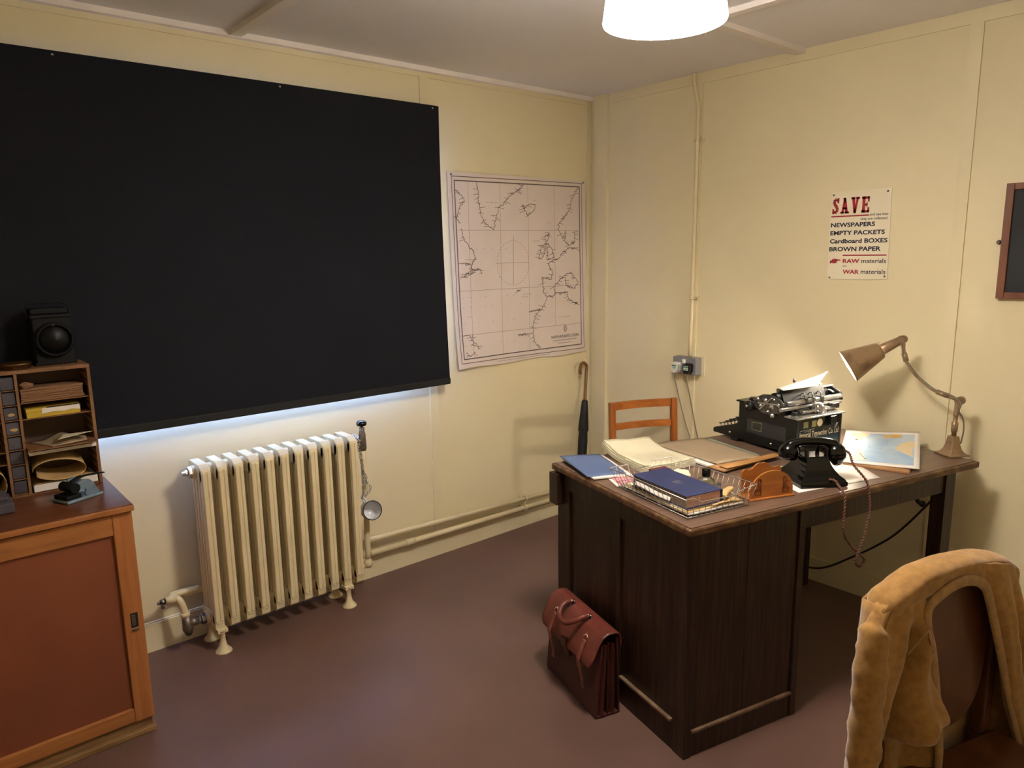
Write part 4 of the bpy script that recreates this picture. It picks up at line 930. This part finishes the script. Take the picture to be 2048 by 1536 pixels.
# base: flared square pedestal
def sq(r_, z): return [(-r_, -r_, z), (r_, -r_, z), (r_, r_, z), (-r_, r_, z)]
b_ = obj('base', loft(MB(), [sq(.043, 0), sq(.043, .006), sq(.036, .009), sq(.030, .013), sq(.023, .025), sq(.018, .045), sq(.015, .072), sq(.0145, .076)]), BRONZE, t)
bv = b_.modifiers.new('soft', 'BEVEL'); bv.width = .002; bv.segments = 2
K = Vector((-.145, -2.085, .990)); J = Vector((-.181, -1.871, 1.214))
LBs = Vector((LB.x-.010, LB.y, 0))
obj('stem', MB().tube([LBs+Vector((0, 0, .85)), LBs+Vector((0, 0, .868)), LBs+Vector((0, 0, .869)), LBs+Vector((0, 0, .905)), LBs+Vector((0, 0, .906)), LBs+Vector((.004, 0, .94))], [.0085, .0085, .0115, .0115, .008, .008], 14), BRONZE, t, True)
kn = obj('knuckle', MB().bar(LBs+Vector((.004, 0, .93)), K+Vector((0, .006, .008)), .016, .026, (1, 0, 0), .004).cyl(K+Vector((-.014, 0, 0)), K+Vector((.014, 0, 0)), .016, seg=18).cyl(K+Vector((-.02, 0, 0)), K+Vector((.02, 0, 0)), .006, seg=10), BRONZE, t, True)
arm = [K, (-.158, -2.011, 1.014), (-.164, -1.972, 1.037), (-.172, -1.928, 1.077), (-.177, -1.898, 1.116), (-.179, -1.885, 1.141), (-.181, -1.876, 1.192)]
obj('arm', MB().tube(smooth_path(arm, 6), .0065, 12), BRONZE, t, True)
for a, b in (((-.1505, -2.045, 1.004), (-.159, -2.005, 1.017)), ((-.178, -1.891, 1.128), (-.180, -1.881, 1.160))):
    obj('collar', MB().cyl(a, b, .0105, seg=14), BRONZE, t, True)
obj('head_joint', MB().cyl(J+Vector((-.014, 0, 0)), J+Vector((.014, 0, 0)), .016, seg=16).cyl(J+Vector((-.018, 0, 0)), J+Vector((.018, 0, 0)), .005, seg=8).bar((-.181, -1.876, 1.185), J, .014, .02, (1, 0, 0), .003), BRONZE, t, True)
SB = Vector((-.2232, -1.8092, 1.1696)); SR = Vector((-.2898, -1.7119, 1.0996)); sx = (SR-SB).normalized(); SL = (SR-SB).length
obj('neck', MB().lathe([(.012, -.088), (.016, -.082), (.021, -.02), (.0225, .004), (.02, .006)], SB, sx, 22, capb=True), BRONZE, t, True)
sh = obj('lamp_shade', MB().lathe([(.0245, .002), (.028, -.002), (.034, .004), (.037, .014), (.068, SL-.003), (.0715, SL), (.0700, SL+.0015), (.0665, SL-.002), (.0355, .016), (.0325, .007), (.0245, .004), (.0245, .002)], SB, sx, 40), BRONZE, t, True)
obj('shade_lining', MB().lathe([(.0662, SL-.002), (.035, .018), (.032, .0085), (.026, .006)], SB, sx, 40), LAMPIN, sh, True)
obj('shade_screw', MB().lathe([(0, .003), (.003, .002), (.004, 0)], SB+sx*.012+Vector((.0, -.0, .034)), (0, .1, 1), 8), CHROME, sh, True)
bc = SB+sx*(SL*.79)
bulb = MB(); bmesh.ops.create_uvsphere(bulb.bm, u_segments=16, v_segments=10, radius=.021, matrix=Matrix.Translation(bc))
for f in bulb.bm.faces: f.smooth = True
obj('bulb', bulb, BULB, t, True)
obj('bulb_holder', MB().cyl(SB+sx*.003, SB+sx*(SL*.60), .011, seg=14), BRASS, t, True)
obj('flex', MB().tube(smooth_path([J+Vector((-.016, .0, .0)), (-.198, -1.878, 1.185), (-.189, -1.886, 1.14), (-.184, -1.905, 1.118), (-.175, -1.945, 1.068), (-.166, -2.0, 1.026), (-.158, -2.06, 1.008), (-.166, -2.095, .985), (-.166, -2.09, .955), (-.150, -2.095, .935), (-.135, -2.10, .91), (-.133, -2.103, .87), (-.136, -2.098, .82)], 6), .0028, 7), CABLE, t, True)
cable([(-.10, -2.02, .60), (-.05, -1.98, .53), (-.04, -1.864, .362), (-.04, -1.77, .265), (-.04, -1.66, .173), (-.04, -1.571, .105), (-.05, -1.50, .078), (-.05, -1.40, .07), (-.06, -1.25, .02), (-.06, -1.15, .006)], .0045, CABLEB, 'black cable drooping along the wall under the desk', 'power_cable')

# ------------------------------------------------------------------ briefcase beside the desk
t = dthing('briefcase', 'red brown leather briefcase leaning against the left side of the desk', 'briefcase', -.05, .50, 0, R(-3))
# local: x = thickness (toward desk +), y = length, 0.0 centre
Lh = .183
def bx_(x, y, z): return Vector((x, y, z))
m = MB()
fr = lambda z: -.052+.0*z
P = [(-.050, .006), (.046, .006), (.052, .02), (.040, .285), (.030, .296), (-.012, .298), (-.030, .285), (-.044, .20)]
obj('back_panel', MB().prism([(.040, .004), (.046, .004), (.036, .288), (.030, .288)], (0, -Lh, 0), (1, 0, 0), (0, 0, 1), (0, 2*Lh, 0)), LEATHD, t)
obj('front_panel', MB().prism([(-.050, .004), (-.044, .004), (-.022, .270), (-.028, .270)], (0, -Lh, 0), (1, 0, 0), (0, 0, 1), (0, 2*Lh, 0)), LEATHD, t)
for sg in (-1, 1):   # pleated gussets
    def gus(a, b, sg=sg):
        z = .008+.262*b; x0 = -.046+.022*b; x1 = .042-.008*b
        x = x0+(x1-x0)*a; ple = -abs(((a*2) % 1)-.5)*2*.03+.012
        return (x, sg*(Lh-.006+ple*(1 if b < .9 else 1)), z)
    obj('gusset', MB().grid(gus, 24, 10, False), LEATHD, t)
    obj('divider', MB().box(-.004, .0, sg*(Lh-.02) if sg > 0 else -Lh+.0, Lh if sg > 0 else -Lh+.02, .006, .275), LEATHD, t)
obj('bottom', MB().box(-.046, .042, -Lh, Lh, .003, .008), LEATHD, t)
for x in (-.048, .04):
    for y in (-Lh+.01, 0, Lh-.01): obj('stud', MB().lathe([(0, 0), (.007, 0), (.007, .004)], (x+.003, y, 0), seg=10), GREYM, t)
prof = [(.047, .255), (.046, .286), (.038, .301), (.022, .306), (-.004, .305), (-.024, .294), (-.040, .272), (-.066, .215), (-.072, .192)]
def flap(a, b):
    f = b*(len(prof)-1); i = min(int(f), len(prof)-2); q = f-i
    x = prof[i][0]+(prof[i+1][0]-prof[i][0])*q; z = prof[i][1]+(prof[i+1][1]-prof[i][1])*q
    y = (-Lh-.004)+(2*Lh+.008)*a
    e = max(0, b-.82)/.18
    cut = 1-.10*e*e*(max(0, abs(2*a-1)-.75)/.25)
    return (x, y*cut, z)
o = obj('flap', MB().grid(flap, 30, 40), LEATHER, t)
sd = o.modifiers.new('thick', 'SOLIDIFY'); sd.thickness = .004; sd.offset = 0
hdl = [0, (-.012, .060, .316), (-.034, .060, .316), (-.060, .050, .303), (-.076, .027, .289), (-.080, 0, .285), (-.076, -.027, .289), (-.060, -.050, .303), (-.034, -.060, .316), (-.012, -.060, .316), 0]
obj('handle', MB().tube(smooth_path(hdl[1:-1], 6), .0095, 10), LEATHER, t)
for sg in (-1, 1):
    obj('handle_ring', MB().tube([(-.005+.011*math.cos(k*math.pi/6), sg*.060, .310+.011*math.sin(k*math.pi/6)) for k in range(12)], .0025, 6, True).box(-.016, .006, sg*.060-.009, sg*.060+.009, .3035, .3075), CHROME, t)
for sg in (-1, 1):
    y = sg*.108
    def strap(a, b, y=y):
        pts = [(-.050, .262), (-.060, .238), (-.078, .195), (-.074, .170), (-.066, .14), (-.060, .11), (-.060, .085)]
        f = b*(len(pts)-1); i = min(int(f), len(pts)-2); q = f-i
        return (pts[i][0]+(pts[i+1][0]-pts[i][0])*q-.003, y+(a-.5)*.021-(.004*b), pts[i][1]+(pts[i+1][1]-pts[i][1])*q)
    o = obj('strap', MB().grid(strap, 2, 24), STRAP, t); sd = o.modifiers.new('thick', 'SOLIDIFY'); sd.thickness = .003
    obj('buckle', MB().tube([(-.0655, y-.012, .150), (-.0655, y+.012, .150), (-.062, y+.012, .168), (-.062, y-.012, .168)], .0014, 6, True), GREYM, o)
    obj('belt_slot', MB().tube(smooth_path([(-.046, y-.010, .272), (-.043, y, .279), (-.048, y+.012, .268)], 4), .0015, 5), TYPEW, t)
obj('lock', MB().box(-.079, -.070, -.018, .018, .186, .220, bev=.003).box(-.066, -.05, -.02, .016, .15, .18, bev=.003), BRASS, t)

# ------------------------------------------------------------------ chair in the corner
wv = Vector((.35, -.157)); ca = math.atan2(-.157, .35)
cc_ = Vector((-.330, -.702, 0))
t = thing('dining_chair', 'honey coloured wooden chair with a two-rail back standing behind the desk', 'chair', cc_, ca)
# local x along the back, y away from the sitter (towards the wall), seat towards -y
for sg in (-1, 1):
    x = sg*.176
    obj('back_leg', MB().tube([(x, .05, 0), (x, .015, .25), (x, 0, .45), (x, .012, .65), (x, .025, .812)], .019, 4, flat=1.0).bm and MB().bar((x, .05, 0), (x, 0, .44), .032, .034, (0, 1, 0), .004).bar((x, 0, .43), (x, .022, .815), .032, .032, (0, 1, 0), .005), CHAIRW, t)
    obj('front_leg', MB().bar((x, -.40, 0), (x, -.39, .43), .034, .034, (0, 1, 0), .004), CHAIRW, t)
def railf(z0, z1, dep, th):
    m = MB(); n = 12
    ring = []
    for k in range(n+1):
        f = k/n; x = -.162+.324*f; y = .004+dep*math.sin(math.pi*f)+.024*(z0-.43)/.38
        ring.append([m.bm.verts.new((x, y+q, z)) for q, z in ((-th/2, z0), (th/2, z0), (th/2, z1), (-th/2, z1))])
    for A, B in zip(ring, ring[1:]):
        for k in range(4): m._f([A[k], A[(k+1) % 4], B[(k+1) % 4], B[k]])
    m._f(ring[0][::-1]); m._f(ring[-1]); return m
obj('top_rail', railf(.772, .812, .022, .018), CHAIRWX, t)
obj('middle_rail', railf(.668, .702, .018, .016), CHAIRWX, t)
obj('seat', MB().prism([(-.19, -.01), (-.205, -.42), (.205, -.42), (.19, -.01)], (0, 0, .43), (1, 0, 0), (0, 1, 0), (0, 0, .022)), CHAIRWX, t)
obj('seat_rail', MB().box(-.16, .16, -.405, -.385, .37, .43).box(-.16, .16, -.012, .012, .37, .43).box(-.186, -.166, -.39, 0, .37, .43).box(.166, .186, -.39, 0, .37, .43), CHAIRW, t)
obj('stretcher', MB().bar((-.176, -.39, .2), (-.176, .02, .2), .018, .022).bar((.176, -.39, .2), (.176, .02, .2), .018, .022).bar((-.176, -.18, .2), (.176, -.18, .2), .018, .022), CHAIRW, t)

# ------------------------------------------------------------------ cupboard at the left
CX0, CX1, CY0, CY1, CZ = -3.86, -2.72, -.551, -.05, .805
t = thing('cupboard', 'low wooden cupboard with a sliding panel door at the left of the room', 'cupboard', ((CX0+CX1)/2, (CY0+CY1)/2, 0))
o = obj('top', MB().box(CX0-.01, CX1+.004, CY0-.012, CY1, CZ-.022, CZ, bev=.003), CTOP, t, True)
obj('top_edge', MB().box(CX0-.01, CX1+.005, CY0-.016, CY0-.011, CZ-.021, CZ-.003, bev=.002), MAHOGX, t, True)
obj('carcass', MB().box(CX0, CX1, CY0+.024, CY1, .05, CZ-.022), MAHOG, t, True)
d_ = obj('door', MB().box(CX1-.058, CX1, CY0, CY0+.024, .052, CZ-.026, bev=.003), MAHOG, t, True)
obj('top_rail', MB().box(CX0, CX1-.058, CY0+.001, CY0+.024, .71, CZ-.028, bev=.003), MAHOGX, d_, True)
obj('bottom_rail', MB().box(CX0, CX1-.058, CY0+.001, CY0+.024, .054, .102, bev=.003), MAHOGX, d_, True)
obj('panel', MB().box(CX0, CX1-.05, CY0+.012, CY0+.02, .09, .72), PANEL, d_, True)
obj('latch_recess', MB().box(CX1-.040, CX1-.016, CY0-.0012, CY0+.006, .385, .437, bev=.003), SLOT, d_, True)
obj('latch_plate', MB().box(CX1-.036, CX1-.024, CY0-.0022, CY0, .392, .430, bev=.001).box(CX1-.038, CX1-.016, CY0-.006, CY0, .376, .383, bev=.002), STEEL, d_, True)
obj('plinth', MB().box(CX0, CX1-.006, CY0+.012, CY1, .018, .05).box(CX0, CX1+.002, CY0-.004, CY1, 0, .02, bev=.003), RAW, t, True)

# ------------------------------------------------------------------ pigeonhole unit
UX1, UX0, UY0, UY1, UZ0, UZ1 = -2.735, -3.5, -.241, -.10, CZ, 1.226
t = thing('pigeonhole_unit', 'wooden pigeonhole unit with shelves and small dark drawers on the cupboard', 'shelf unit', ((UX0+UX1)/2, (UY0+UY1)/2, UZ0))
obj('top_panel', MB().box(UX0, UX1, UY0, UY1, UZ1-.012, UZ1, bev=.001), UNITW, t, True)
obj('bottom_panel', MB().box(UX0, UX1-.01, UY0+.004, UY1, UZ0+.0005, UZ0+.008), UNITW, t, True)
obj('back_panel', MB().box(UX0, UX1-.002, UY1-.006, UY1, UZ0+.001, UZ1-.012), UNITD, t, True)
obj('side_panel', MB().box(UX1-.010, UX1, UY0, UY1, UZ0+.0005, UZ1-.012, bev=.001), UNITW, t, True)
obj('side_panel', MB().box(UX0, UX0+.01, UY0, UY1, UZ0+.0005, UZ1-.012, bev=.001), UNITW, t, True)
for x in (-2.952, -3.000):
    obj('divider', MB().box(x, x+.008, UY0+.001, UY1-.006, UZ0+.008, UZ1-.012), UNITW, t, True)
for xa, xb, yy in ((UX1-.0112, UX1-.0095, .0008), (-2.9445, -2.9430, .0002), (-3.0012, -2.9995, .0002)):
    m = MB()
    for k in range(15):
        z = UZ0+.02+k*.0265; m.box(xa, xb, UY0-yy, UY1-.01, z, z+.004)
    obj('shelf_grooves', m, SLOT, t, True)
shz = [1.117, 1.063]
for z in shz: obj('shelf', MB().box(-2.944, UX1-.010, UY0+.004, UY1-.006, z-.003, z), UNITW, t, True)
obj('pulled_out_shelf', MB().box(-2.943, UX1-.0105, UY0-.060, UY1-.05, .967, .970), UNITW, t, True)
obj('left_shelf', MB().box(UX0+.01, -3.0, UY0+.003, UY1-.006, 1.06, 1.063).box(UX0+.01, -3.0, UY0+.003, UY1-.006, .96, .963).box(UX0+.01, -3.0, UY0+.003, UY1-.006, .92, .923).box(UX0+.01, -3.0, UY0+.003, UY1-.006, 1.13, 1.133), UNITW, t, True)
dz0 = UZ0+.010; dh = (UZ1-.016-dz0)/8
for k in range(8):
    z = dz0+k*dh
    d_ = obj('drawer', MB().box(-2.991, -2.9535, UY0+.006, UY1-.01, z+.004, z+dh-.005, bev=.002), CARD, t, True)
    obj('runner', MB().box(-2.992, -2.952, UY0+.002, UY1-.01, z, z+.0025), UNITW, t, True)
    for x in ((-2.978, -2.964) if k < 3 else (-2.972,)):
        obj('stud', MB().lathe([(0, .002), (.0016, .0015), (.002, 0)], (x, UY0+.006, z+.014 if k < 5 else z+dh*.3), (0, -1, 0), 8), STEEL, d_, True)
    if k in (4, 5):
        obj('torn_label', crumple(Vector((-2.971, UY0+.0055, z+.021)), .011, 20+k, (1, .05, .5)), TANP, d_, True)
# contents
q = random.Random(9)
rowz = 1.118
for k in range(6):
    o = single('paper_bundle', MB().sheet([(-2.939+q.uniform(0, .003), UY1-.02, rowz+.0004), (UX1-.020-q.uniform(0, .012), UY1-.02, rowz+.0004), (UX1-.020-q.uniform(0, .01), UY0+.006+q.uniform(0, .006), rowz+.0004), (-2.939+q.uniform(0, .003), UY0+.006+q.uniform(0, .006), rowz+.0004)],
               lambda a, b, k=k: .0006*math.sin(a*9+k), .0062, 14, 6, .0008), OLDP, ('lowest', 'second lowest', 'third lowest', 'third highest', 'second highest', 'topmost')[k]+' brown paper bundle of the pile on the top shelf of the pigeonhole unit', 'papers', 'old papers on the top shelf')
    rowz += .0072
single('crumpled_paper', crumple(Vector((-2.918, UY0+.03, rowz+.010)), .016, 31, (1.3, .9, .75)), OLDP, 'crumpled brown paper on the old bundles in the pigeonhole unit', 'paper')
t2 = thing('card_box', 'yellow card box with a torn white label in the pigeonhole unit', 'box', (-2.853, UY0+.05, 1.0635))
obj('box', MB().box(-.077, .077, -.045, .045, 0, .019, bev=.001), YELL, t2)
obj('lid', MB().box(-.078, .078, -.046, .046, .0195, .031, bev=.001), YELL, t2)
obj('torn_label', MB().prism([(-.035, .011), (-.033, .030), (.076, .030), (.077, .012), (.05, .016), (.03, .012), (.0, .015)], (0, -.0462, 0), (1, 0, 0), (0, 0, 1), (0, -.0006, 0)), PAPER, t2)
obj('black_band', MB().box(-.02, .07, -.0468, -.0458, .029, .0325).tube([(.06, -.046, .031), (.075, -.047, .033), (.079, -.046, .024)], .002, 6), BLACKP, t2)
single('paper_sheet', MB().sheet([(-2.93, UY1-.07, .9712), (-2.76, UY1-.07, .9712), (-2.775, UY0-.045, .9712), (-2.875, UY0-.052, .9712)], lambda a, b: .022*max(0, 1-abs(a-.55)*3.2)*(1-b)+.004*b*a, .001, 14, 8), MANILA, 'folded grey paper on the pulled-out shelf of the pigeonhole unit', 'paper')
single('paper_sheet', MB().sheet([(-2.84, UY0+.02, .992), (-2.77, UY0+.02, .990), (-2.757, UY0-.045, .996), (-2.86, UY0-.050, .9915)], lambda a, b: .006*a*b, .0008, 8, 6), CREAM, 'creased cream paper lying over the grey one on the pulled-out shelf', 'paper')
single('white_card', MB().box(-2.941, UX1-.0115, UY0-.025, UY1-.02, .9455, .9560), PAPER, 'white card lying just under the pulled-out shelf', 'card')
def roll(a, b):
    an = R(-150)+R(330)*b
    return (-2.860+.078*math.cos(an)*(1-.03*a)+.010*a, UY0-.012+.13*a, .881+.036*math.sin(an)*(1-.1*a)+.010*a-.006*math.cos(an))
o = single('rolled_paper', MB().grid(roll, 10, 36), TANP, 'loosely rolled buff paper sheet in the bottom pigeonhole', 'paper'); sd = o.modifiers.new('thick', 'SOLIDIFY'); sd.thickness = .0015
single('paper_sheet', MB().sheet([(-2.942, UY1-.02, .8395), (-2.76, UY1-.02, .8395), (-2.76, UY0+.02, .8395), (-2.935, UY0-.004, .8395)], lambda a, b: .0004, .0012), TANP, 'flat buff sheet on the white box in the bottom pigeonhole', 'paper')
single('flat_box', MB().box(-2.938, -2.750, UY0-.002, UY1-.02, .8145, .838, bev=.001), PAPER, 'flat white box on the floor of the bottom pigeonhole', 'box')
def roll2(a, b):
    an = 2*math.pi*b
    return (-3.045+.036*math.cos(an), UY0-.01+.13*a, .863+.048*math.sin(an))
o = single('rolled_paper', MB().grid(roll2, 4, 28), TANP, 'buff paper roll standing out at the left edge of the pigeonhole unit', 'paper'); sd = o.modifiers.new('thick', 'SOLIDIFY'); sd.thickness = .002
single('black_tray', MB().box(-3.30, -3.010, -.395, -.262, CZ+.0005, CZ+.032, bev=.004).box(-3.29, -3.02, -.36, -.265, CZ+.032, CZ+.045, bev=.004), CARD, 'flat black box on the cupboard in front of the pigeonhole unit', 'box')
# hand lamp on top
t = thing('signal_lamp', 'black box hand lamp with a round lens on top of the pigeonhole unit', 'lamp', (-2.817, -.142, UZ1), R(4))
obj('body', MB().box(-.062, .055, -.035, .045, 0, .168, bev=.004).box(-.066, .058, -.037, .047, .0, .010, bev=.002), BLKM, t)
obj('hood', MB().box(-.066, .056, -.040, .046, .158, .170, bev=.003).box(-.060, .050, -.02, .04, .170, .190, bev=.004), BLKM, t)
obj('handle', MB().tube(smooth_path([(-.066, .0, .15), (-.068, 0, .19), (-.05, 0, .206), (0, 0, .208), (.04, 0, .206), (.058, 0, .19), (.056, 0, .15)], 5), .003, 8), BLKM, t)
obj('lens_ring', MB().lathe([(.050, 0), (.058, .004), (.058, .018), (.052, .024), (.048, .02), (.046, .012)], (-.004, -.034, .086), (0, -1, 0), 36), BLKM, t)
obj('lens', MB().lathe([(.048, .010), (.036, .020), (.02, .027), (0, .030)], (-.004, -.034, .086), (0, -1, 0), 32), LENS, t)
obj('catch', MB().lathe([(0, .004), (.004, .003), (.004, -.002)], (-.006, -.052, .135), (0, -1, 0), 10), CHROME, t)
single('tin', MB().lathe([(.0, 0), (.040, 0), (.0415, .002), (.0415, .011), (.043, .0118), (.043, .019), (.040, .021), (0, .0215)], seg=32), BRASS, 'round brass tin on top of the pigeonhole unit beside the black lamp', 'tin', None, (-2.935, -.192, UZ1+.0005))
# hole punch
t = thing('hole_punch', 'blue grey metal hole punch on the cupboard top', 'hole punch', (-2.838, -.375, CZ+.0005), R(24))
obj('base', MB().box(-.058, .066, -.040, .040, 0, .010, bev=.003), GUN, t)
obj('die_block', MB().box(-.055, -.006, -.034, .034, .010, .024, bev=.003), BLKM, t)
for sg in (-1, 1):
    obj('cheek', MB().prism([(-.020, .040), (-.018, .052), (-.006, .062), (.010, .066), (.026, .062), (.040, .048), (.056, .010), (.012, .010), (.008, .020), (.014, .030), (.008, .036), (.0, .030), (-.010, .028)], (0, sg*.028-.003, 0), (1, 0, 0), (0, 0, 1), (0, .006, 0)), GUN, t)
obj('spindle', MB().cyl((-.022, -.032, .044), (-.022, .032, .044), .016, seg=20), BLKM, t)
obj('lever', MB().tube(smooth_path([(-.018, 0, .058), (.02, 0, .068), (.07, .0, .064), (.10, 0, .060)], 5), [.010]*6+[.008]*6+[.006]*4, 8, flat=.4), BLKM, t)

# ------------------------------------------------------------------ chair with the cardigan
c0 = Vector((-1.73, -2.492, 0)); cang = math.atan2(-.108, .365)
t = thing('side_chair', 'dark wooden chair with a plywood back under the cardigan in the right foreground', 'chair', c0, cang)
def pan(a, b):
    an = a*2*math.pi
    e = 3.0
    ca_, sa_ = math.cos(an), math.sin(an)
    rx_ = abs(ca_)**(2/e)*(1 if ca_ > 0 else -1); rz_ = abs(sa_)**(2/e)*(1 if sa_ > 0 else -1)
    x = .180+rx_*.138*b; z = .688+rz_*.19*b*(1 if sa_ > 0 else 1)
    return (x, .012-.030*(1-((x-.18)/.16)**2)*0+.018*((x-.18)/.15)**2*-1, z+.03*(x-.18))
o = obj('backrest', MB().prism([pan(k/48, 1)[0::2] for k in range(48)], (0, .006, 0), (1, 0, 0), (0, 0, 1), (0, .002, 0)), PLYW, t); sd = o.modifiers.new('thick', 'SOLIDIFY'); sd.thickness = .012
for x in (.012, .352):
    obj('back_leg', MB().bar((x, .06, .0), (x, .02, .45), .03, .034, (0, 1, 0), .004).bar((x, .02, .44), (x, .014, .85), .028, .03, (0, 1, 0), .004), PLYW, t)
    obj('front_leg', MB().bar((x, -.40, 0), (x, -.39, .43), .032, .032, (0, 1, 0), .004), PLYW, t)
obj('top_rail', MB().tube(smooth_path([(-.005, .014, .842), (.06, .016, .875), (.16, .018, .888), (.27, .016, .875), (.365, .014, .838)], 5), .013, 10), PLYW, t)
obj('seat', MB().box(-.01, .375, -.42, .0, .43, .452, bev=.006), PLYW, t)
obj('seat_rail', MB().box(.02, .345, -.40, -.38, .37, .43).box(.02, .345, -.02, .0, .37, .43).box(.0, .02, -.4, .0, .37, .43).box(.345, .365, -.4, .0, .37, .43), PLYW, t)

t = thing('cardigan', 'mustard wool cardigan draped over the back of the foreground chair', 'cardigan', c0, cang)
def interp(tab, v):
    for (a, x), (b, y) in zip(tab, tab[1:]):
        if v <= b: 
            f = (v-a)/(b-a) if b > a else 0; f = max(0, min(1, f)); return x+(y-x)*f
    return tab[-1][1]
ridge = [(-.066, .825), (-.058, .845), (-.045, .862), (-.03, .872), (.02, .891), (.064, .906), (.13, .912), (.2, .910), (.27, .901), (.32, .888), (.343, .874), (.385, .84)]
def rz(x): return interp(ridge, x)
def folds(s_, d, ph=0): return math.sin(s_*7.5+ph)*.010*min(1, d*6)+math.sin(s_*15+1.3*ph)*.004*min(1, d*6)
# left front: rows go down from the ridge
outL = [(0, -.040), (.07, -.085), (.12, -.092), (.3, -.100), (.5, -.108), (.62, -.110)]
innL = [(0, .060), (.03, .046), (.12, .052), (.2, .076), (.3, .105), (.4, .127), (.5, .128), (.62, .120)]
def left(a, b):
    d = .60*b; x0, x1 = interp(outL, d), interp(innL, d); x = x0+(x1-x0)*a
    sm = lambda v, lo, hi: (lambda q_: q_*q_*(3-2*q_))(max(0, min(1, (v-lo)/(hi-lo))))
    y = -.020-.012*min(1, d*12) - .010*math.sin(a*math.pi)*min(1, d*8) + .5*folds(a*1.3, d, .6)
    ac = interp([(0, .80), (.10, .72), (.2, .48), (.30, .36), (.62, .34)], d)       # deep crease running down from the armhole
    y += .060*math.exp(-((a-ac)/.11)**2)*sm(d, .05, .14)
    y -= .016*math.exp(-((a-ac-.28)/.12)**2)*sm(d, .06, .16)
    cuff = sm(a, .30, .52)*(1-.6*sm(a, .9, 1))
    y -= .040*cuff*math.exp(-((d-.292-.03*(a-.6))/.045)**2)                          # turned cuff standing out
    y += .060*math.exp(-((a-.62)/.26)**2)*sm(d, .312, .335)
    z = rz(max(-.045, min(.1, x0+(x1-x0)*a)))-d
    return (x, y, z)
outR = [(0, .340), (.1, .375), (.2, .415), (.35, .455), (.5, .490), (.6, .50)]
innR = [(0, .225), (.04, .238), (.1, .268), (.2, .305), (.3, .345), (.38, .385), (.5, .440), (.6, .46)]
def right(a, b):
    d = .58*b; x0, x1 = interp(innR, d), interp(outR, d); x = x0+(x1-x0)*a
    y = -.024-.010*min(1, d*10)+folds(a*1.1, d, 2.2)-.008*math.sin(a*math.pi)
    return (x, y, rz(min(.36, x))-d*(1-.05*a))
def yoke(a, b):     # strip over the top of the chair back, from the camera side to the sitter's side
    x = -.064+.440*a; an = math.pi*b; tp = min(1, .25+(a/.10)**.7) if a < .1 else (min(1, .3+((1-a)/.08)**.7) if a > .92 else 1)
    drop = interp([(0, .02), (.25, .03), (.45, .036), (.6, .04), (.75, .05), (1, .03)], a)
    z = rz(x)
    if b < .35: f = b/.35; return (x, .006-.032*tp, z-drop*(1-f)-.004)
    f = (b-.35)/.65; an = math.pi*(1-f)
    return (x, .006+.032*tp*math.cos(an), z-.004+.014*tp*math.sin(an))
def backs(a, b):
    x = -.05+.43*a+.04*(a-.5)*b; d = .50*b
    return (x, .040+.012*math.sin(a*9)*min(1, d*5), rz(min(.36, max(-.045, x)))-.006-d)
def side_l(a, b):
    p, q = Vector(left(0, b*.82)), Vector(backs(0, b)); return p*(1-a)+q*a+Vector((-.012*math.sin(math.pi*a), 0, 0))
def side_r(a, b):
    p, q = Vector(right(1, b*.82)), Vector(backs(1, b)); return p*(1-a)+q*a+Vector((.010*math.sin(math.pi*a), 0, 0))
m = MB(); m.grid(side_l, 8, 24).grid(side_r, 8, 24).grid(left, 44, 72).grid(right, 20, 40).grid(yoke, 40, 12).grid(backs, 30, 20)
o = obj('body', m, WOOL, t)
sd = o.modifiers.new('thick', 'SOLIDIFY'); sd.thickness = .006; sd.offset = 0
tx = bpy.data.textures.new('wool_lumps', 'CLOUDS'); tx.noise_scale = .05
dm = o.modifiers.new('lumps', 'DISPLACE'); dm.texture = tx; dm.strength = .006; dm.mid_level = .5
neck = [(.128, -.036, .43), (.124, -.037, .50), (.103, -.037, .61), (.074, -.036, .735), (.052, -.035, .80), (.050, -.034, .842), (.075, -.033, .862), (.13, -.032, .880), (.18, -.032, .880), (.222, -.032, .862), (.243, -.034, .83), (.275, -.035, .755), (.310, -.036, .67), (.348, -.036, .58), (.392, -.037, .48), (.43, -.037, .39)]
obj('button_band', MB().tube(smooth_path(neck, 5), .0125, 10, flat=.45, upv=(0, -1, 0)), WOOLR, t)
slv = [(-.040, .006, .858), (-.054, -.002, .822), (-.076, -.012, .775), (-.088, -.018, .70), (-.094, -.022, .60), (-.098, -.024, .50), (-.104, -.022, .40), (-.108, -.02, .33)]
sp_ = smooth_path(slv, 6)
def wr(i): return 1+.05*math.sin(i*1.7)+.04*math.sin(i*.8+1)
o = obj('sleeve', MB().tube(sp_, [(.012+.026*min(1, i/9))*wr(i) for i in range(len(sp_))], 18, flat=.75, upv=(0, 1, 0)), WOOL, t)
dm = o.modifiers.new('lumps', 'DISPLACE'); dm.texture = tx; dm.strength = .012; dm.mid_level = .5
slv2 = [(.355, .03, .85), (.40, .035, .79), (.425, .04, .68), (.44, .045, .55), (.45, .045, .42)]
sp2 = smooth_path(slv2, 6)
o = obj('sleeve', MB().tube(sp2, [.030+.010*min(1, i/8) for i in range(len(sp2))], 14, flat=.6, upv=(0, 1, 0)), WOOL, t)
seam = [(-.030, -.04, .800), (.000, -.046, .812), (.030, -.048, .828), (.045, -.046, .842)]
obj('shoulder_seam', MB().tube(smooth_path([(-.015, -.044, .765), (.005, -.047, .785), (.03, -.048, .805), (.046, -.046, .812)], 5), .0018, 6).tube(smooth_path([(.035, -.049, .80), (.045, -.05, .775), (.058, -.048, .752)], 5), .0015, 6), WOOLR, t)
